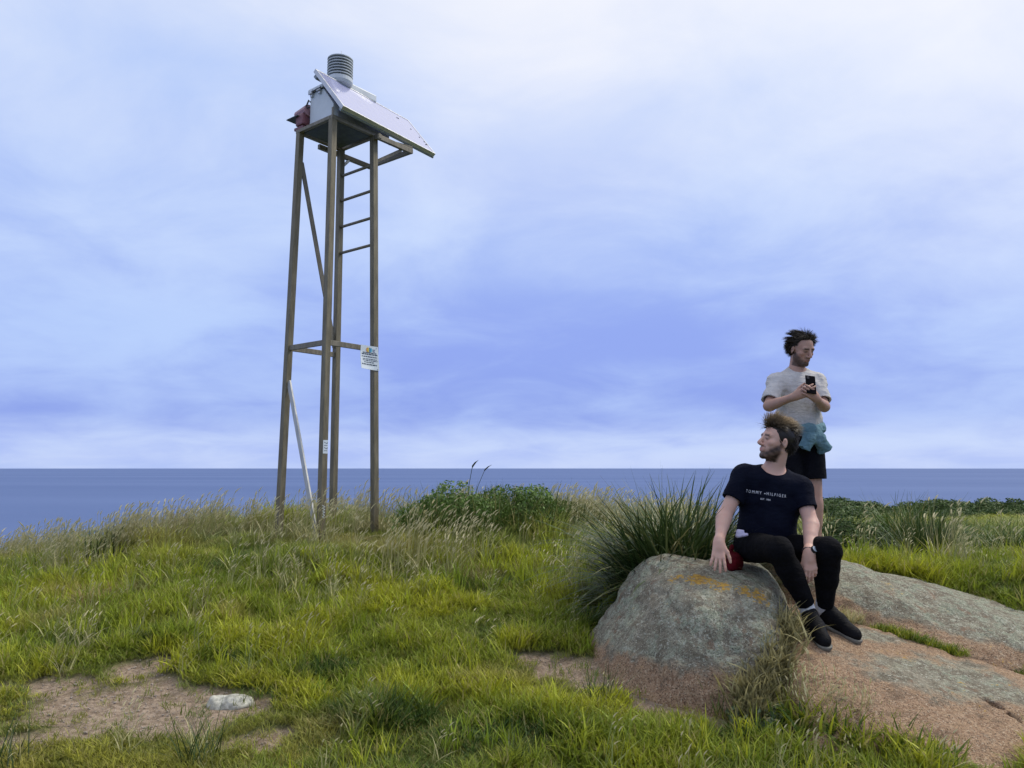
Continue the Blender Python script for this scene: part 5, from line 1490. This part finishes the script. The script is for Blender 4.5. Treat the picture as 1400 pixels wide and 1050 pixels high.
# hair: dark and short at the sides, long sun-bleached top swept up by the wind
def rule_s(p, d):
    x, y, z = p
    if y > .045: return z > .074 - .0 * abs(x)
    if y > .02: return z > (.012 if y < .034 else .045)
    if y > -.02: return z > .016
    return z > -.075 - .2 * (y + .02) * 0
def flow_s(p, d, t):
    top = float(sstep(.055, .095, p[2]))
    sf_ = float(sstep(-.01, .085, p[1])); upf = np.array((.05, .62 * sf_ - .22 - .60 * t, .40 - .50 * t)); down = np.array((0, -.45, -.55))
    return upf * top + down * (1 - top)
def len_s(p, d):
    top = float(sstep(.055, .095, p[2])); return .030 + .034 * top + .020 * top * (p[1] > .02) + .010 * (p[1] < -.06)
def col_s(p, d, r):
    top = float(sstep(.065, .10, p[2]) * sstep(-.085, -.01, p[1])); dk_ = np.array((.016, .011, .008)) * r.uniform(.7, 1.5); bl = np.array((.46, .31, .15)) * r.uniform(.5, 1.25)
    return dk_, dk_ * (1 - top) + bl * top
v = Vol(hc - .16, hc + .16, .004)
v.ell(hc + HR @ np.array([0, -.016, .034]), (.081, .100, .094), HR, 0)
v.cut(hc + HR @ np.array([0, .062, .078]), HR @ unit((0, .75, -.55)), wob=.014, freq=55); v.cut(hc + HR @ np.array([0, .036, .028]), HR @ unit((0, .75, -.66)), wob=.014, freq=55)
cap_o = sdf_obj(v, 'hair_base', None, seated); set_attr(cap_o, 'tone', np.tile((.014, .010, .008), (len(cap_o.data.vertices), 1))); cap_o.data.materials.append(M_hair)
hair_locks('hair', hc, HR, 5200, rule_s, flow_s, len_s, col_s, M_hair, seated, 11)
# lettering on the chest
tb = BVHTree.FromPolygons([tuple(v_.co + Vector(seated.location)) for v_ in tee.data.vertices], [tuple(p_.vertices) for p_ in tee.data.polygons])
def chest_text(s, size, px, py, name, spacing=1.25, xs_=1.0):
    tv, tf = text_mesh(s, size)
    ax = unit((1, 0.02, -.150)); az_ = unit(np.array((0, 0, 1.0)) - ax * ax[2]); o0 = P(px, py, 4.65) - np.array([0, .3, -.015])
    pts = []
    for p_ in tv:
        q_ = o0 + ax * p_[0] * xs_ + az_ * p_[1]
        h_ = tb.ray_cast(Vector(q_), Vector((0.0, 1.0, -0.05)))
        pts.append(np.array(h_[0]) + np.array([0, -.0025, .0005]) if h_[0] is not None else q_ + np.array([0, .3, 0]))
    o = mesh_obj(name, pts, tf, M_print, tee); o['kind'] = 'stuff'; return o
chest_text('T O M M Y     H I L F I G E R',   .0255, 1048, 675, 'shirt_lettering', xs_=.74)
chest_text('EST. 1985', .014, 1047, 683, 'shirt_small_lettering')
chest_text('-', .05, 1046.5, 674, 'shirt_flag_mark', xs_=.6)
# watch on the left wrist
wd = unit(LW - LE); wc = LW - wd * .012
wp = []
e_a = unit(np.cross(wd, (0, 1, 0))); e_b = np.cross(wd, e_a)
watch = MB().tube([wc + (.0335 * math.cos(a)) * e_a + (.0325 * math.sin(a)) * e_b for a in np.linspace(0, 2 * math.pi, 25)], .0075, 8, cap=False).build('wristwatch', simple('dark_strap', (.045, .03, .035), .6), seated, smooth=True)
fd = unit(np.array([.30, -1, .12]) - wd * (np.array([.30, -1, .12]) @ wd))
dc = wc + fd * .034
MB().tube([dc - fd * .004, dc + fd * .010], .0205, 20).build('watch_case', simple('dark_watch_case', (.05, .05, .06), .35, .6), watch)
MB().tube([dc + fd * .0095, dc + fd * .0112], .0165, 20).build('watch_dial', simple('pale_dial', (.42, .48, .55), .3), watch)
# pale cloth corner showing at the waist
pp_ = P(1014, 729, 4.66)
v = Vol(pp_ - .07, pp_ + .07, .004)
v.cap(pp_ + [-.022, 0, -.012], pp_ + [.030, .0, -.008], .016, .010, .01); v.cap(pp_ + [-.020, 0, .010], pp_ + [.008, .0, .012], .012, .009, .012)
wrinkle(v, .003, 30, 4)
sdf_obj(v, 'pocket_lining', cloth_mat('lavender_white_cloth', (.52, .48, .68), (.62, .58, .76)), seated)
# red pouch on the rock between hand and hip
rp = P(1001, 764, 4.72); rp[2] = drop(rp[0], rp[1]) + .034
v = Vol(rp - .16, rp + .16, .005)
v.ell(rp, (.034, .042, .044), None, 0); v.ell(rp + [.03, .03, .01], (.04, .04, .05), None, .03)
v.cap(rp + [-.01, .03, .01], rp + [.014, .05, .10], .014, .009, .02)
wrinkle(v, .012, 26, 14, (1, 1, .6))
pouch = mesh_obj('red_pouch', *[(a - rp if i == 0 else a) for i, a in enumerate(v.mesh())], cloth_mat('dark_red_cloth', (.060, .004, .008), (.11, .007, .011)), None, smooth=True)
pouch.location = rp
tag(pouch, "crumpled dark red cloth pouch between the seated man's hand and hip", 'pouch')

# ------------------------------------------------------------------ standing man
SK2 = (.44, .265, .20)
hc2 = P(1096, 478, 6.0); HR2 = frame((.34, -.86, -.40), (.12, -.34, 1))
nk = P(1089, 511, 6.06)
rs2, ls2 = P(1062, 523, 6.02), P(1116, 523, 6.07)
re2, rw2 = P(1051, 555, 5.88), P(1087, 542, 5.70)
le2, lw2 = P(1127, 556, 5.92), P(1116, 545, 5.70)
pel2 = P(1093, 604, 6.08)
gz2 = drop(pel2[0], pel2[1])
ut2 = unit(nk - pel2); TF2 = frame(np.cross(ut2, unit(rs2 - ls2)), ut2)
rh2, lh2 = pel2 + np.array([-.09, -.01, -.03]), pel2 + np.array([.09, .01, -.03])
rk2, lk2 = np.array([pel2[0] - .10, pel2[1] - .03, gz2 + .50]), np.array([pel2[0] + .10, pel2[1] - .01, gz2 + .50])
ra2, la2 = np.array([pel2[0] - .11, pel2[1] + .02, gz2 + .09]), np.array([pel2[0] + .11, pel2[1] + .03, gz2 + .09])
standing = empty('person', (float(pel2[0]), float(pel2[1]), gz2))
tag(standing, 'person in pale grey t-shirt standing behind the rocks, looking down at a phone', 'person')
lo, hi = bounds([hc2, rs2, ls2, re2, le2, rw2, lw2, pel2, ra2, la2], .14); lo[1] -= .03
v = Vol(lo, hi, .0042)
torso_parts(v, nk, pel2, rs2, ls2, TF2, infl=-.006)
limb(v, rs2, re2, rw2, .046, .038, .039, .026, bulge=(.1, .040)); limb(v, ls2, le2, lw2, .046, .038, .039, .026, bulge=(.1, .040))
limb(v, rh2, rk2, ra2, .080, .054, .050, .034, .03, bulge=(.12, .052)); limb(v, lh2, lk2, la2, .080, .054, .050, .034, .03, bulge=(.12, .052))
ph = P(1108.5, 526, 5.655)
d1 = unit(ph + np.array([.02, -.03, -.03]) - rw2); d2 = unit(ph + np.array([-.02, -.045, -.045]) - lw2)
t1 = hand_shape(v, rw2, d1, (.1, 1, .1), (0, .3, 1), curl=(.15, .35, .3), spread=.05, thumb=(.55, .8, .45), size=.98)
t2 = hand_shape(v, lw2, unit(d2 + [-.3, 0, .1]), (-.1, 1, .1), (0, .3, 1), curl=(.2, .45, .4), spread=.05, thumb=(.6, .7, .5), size=.98)
neck_shape(v, hc2, HR2, nk); head_shape(v, hc2, HR2)
vv, ff = v.mesh()
body2 = mesh_obj('body', vv, ff, M_skin, standing, smooth=True)
set_attr(body2, 'tone', tone_head(vv, hc2, HR2, SK2, (.040, .026, .019), (.28, .11, .10), (.03, .02, .015), stub=.93))
# t-shirt, loose
lo, hi = bounds([rs2, ls2, nk, pel2, re2, le2], .16)
v = Vol(lo, hi, .0048)
torso_parts(v, nk, pel2, rs2, ls2, TF2, infl=.008, k=.05, wide=1.02)
v.ell(pel2 + ut2 * .17, (.165, .125, .17), TF2, .05, infl=.015)
vcap_flat(v, rs2, rs2 * .22 + re2 * .78, .056, .054, .04, .010); vcap_flat(v, ls2, ls2 * .22 + le2 * .78, .056, .054, .04, .010)
wrinkle(v, .010, 18, 23, (1.3, 1.3, .45))
v.cut(pel2 + ut2 * .05, -ut2, wob=.01)
v.ell(nk + ut2 * .070 + TF2[:, 1] * .04, (.078, .082, .066), TF2, .006, 'sub')
for a, b in ((rs2, re2), (ls2, le2)):
    v.cap(a * .4 + b * .6, a * .1 + b * .9, .048, .058, .004, 'sub')
tee2 = sdf_obj(v, 't_shirt', M_tee, standing)
# shorts
lo, hi = bounds([pel2, rk2, lk2], .2)
v = Vol(lo, hi, .005)
v.ell(pel2 + ut2 * .02, (.172, .125, .13), TF2, .04)
for H_, K_ in ((rh2, rk2), (lh2, lk2)):
    vcap_flat(v, H_, H_ * .42 + K_ * .58, .100, .096, .03)
wrinkle(v, .006, 14, 33)
v.cut(pel2 + ut2 * .12, ut2)
for H_, K_ in ((rh2, rk2), (lh2, lk2)):
    v.cap(H_ * .55 + K_ * .45, H_ * .3 + K_ * .7, .074, .084, .004, 'sub')
sdf_obj(v, 'shorts', M_short, standing)
# sweater tied round the waist
wc2 = pel2 + ut2 * .115
lo, hi = bounds([wc2, pel2], .34)
v = Vol(lo, hi, .005)
ring = [wc2 + TF2[:, 0] * (.165 * math.cos(a)) + TF2[:, 1] * (.128 * math.sin(a)) + ut2 * (.012 * math.sin(2 * a + 1) - .015 * math.sin(a)) for a in np.linspace(0, 2 * math.pi, 19)]
for a, b in zip(ring[:-1], ring[1:]): v.cap(a, b, .034, .034, .025)
kn = P(1108, 588, 5.93)
v.ell(kn, (.045, .038, .042), None, .03)
for tgt, r0, r1 in (((1127, 614, 5.97), .042, .052), ((1100, 613, 5.92), .040, .046)):
    q_ = P(*tgt); mid_ = kn * .5 + q_ * .5 + np.array([.012, -.015, .0]); v.cap(kn, mid_, .036, r0, .02); vcap_flat(v, mid_, q_, r0, r1, .02)
# body of the sweater hanging behind the hips
for k in range(9):
    a = math.pi + (k / 8.0) * math.pi; p0 = wc2 + TF2[:, 0] * (.172 * math.cos(a)) + TF2[:, 1] * (.138 * math.sin(a))
    v.cap(p0, p0 - np.array([0, 0, .30]) + TF2[:, 1] * .02 * math.sin(a), .022, .026, .022)
wrinkle(v, .013, 24, 43, (1.6, 1.6, .35))
sdf_obj(v, 'tied_sweater', M_teal, standing)
for A_, K_, s_ in ((ra2, rk2, -1), (la2, lk2, 1)):
    hp = np.array([A_[0], A_[1] + .04, drop(A_[0], A_[1]) + .002])
    shoe(standing, hp, (s_ * .25, -1, 0), (0, 0, 1), (M_shoe, M_sole, M_lace), L_=.29)
    MB().tube([hp + np.array([0, -.035, .06]), A_ + np.array([0, 0, .02]), A_ * .80 + K_ * .20, A_ * .64 + K_ * .36], [.042, .041, .045, .050], 14).build('sock', M_sock, standing, smooth=True)
# wind-blown dark hair with a high forehead
def rule_b(p, d):
    x, y, z = p
    if y > .03: return z > .088 - .15 * max(0, .03 - abs(x)) * 0
    if y > .0: return z > .035
    return z > -.055
wl = HR2.T @ np.array((-1.0, .1, .12)); wr = HR2.T @ np.array((1.0, 0, .45)); wu = HR2.T @ np.array((0, 0, 1.0))
def flow_b(p, d, t):
    sw_ = float(sstep(.02, .06, (HR2 @ p)[0])); return wl * .50 * (1 - sw_) + wr * .42 * sw_ + wu * (.22 - .5 * t if p[2] > .08 else -.16)
def len_b(p, d): return .032 + .022 * (p[2] > .06) + .018 * (p[1] < -.03)
def col_b(p, d, r):
    c_ = np.array((.026, .020, .015)) * r.uniform(.7, 1.7); return c_, c_ * r.uniform(1.2, 2.4)
v = Vol(hc2 - .16, hc2 + .16, .004)
v.ell(hc2 + HR2 @ np.array([0, -.016, .033]), (.082, .100, .094), HR2, 0)
v.cut(hc2 + HR2 @ np.array([0, .045, .095]), HR2 @ unit((0, .80, -.5)), wob=.014, freq=55); v.cut(hc2 + HR2 @ np.array([0, .026, .030]), HR2 @ unit((0, .75, -.66)), wob=.014, freq=55)
cap_o = sdf_obj(v, 'hair_base', None, standing); set_attr(cap_o, 'tone', np.tile((.022, .017, .013), (len(cap_o.data.vertices), 1))); cap_o.data.materials.append(M_hair)
hair_locks('hair', hc2, HR2, 3600, rule_b, flow_b, len_b, col_b, M_hair, standing, 21)
# phone held in both hands
Rp = frame((.10, -.93, .36), (.10, .36, .93))       # forward = back of the phone, towards the viewer
phone = empty('phone', tuple(ph)); tag(phone, "black smartphone held up in the standing man's hands", 'phone')
def PH(x, y, z): return tuple(ph + Rp @ np.array([x, y, z]))
MB().box((-.037, -.0035, -.075), (.037, .0045, .075), PH).build('case', simple('black_phone_case', (.004, .004, .006), .85, spec=.05), phone, bevel=.003)
MB().box((-.034, -.0046, -.071), (.034, -.0037, .071), PH).build('screen', simple('phone_screen', (.02, .025, .035), .1), phone)
MB().box((.010, .0046, .045), (.030, .0064, .068), PH).build('camera_bump', simple('phone_camera', (.02, .02, .025), .2), phone, bevel=.0008)
bpy.context.view_layer.update()
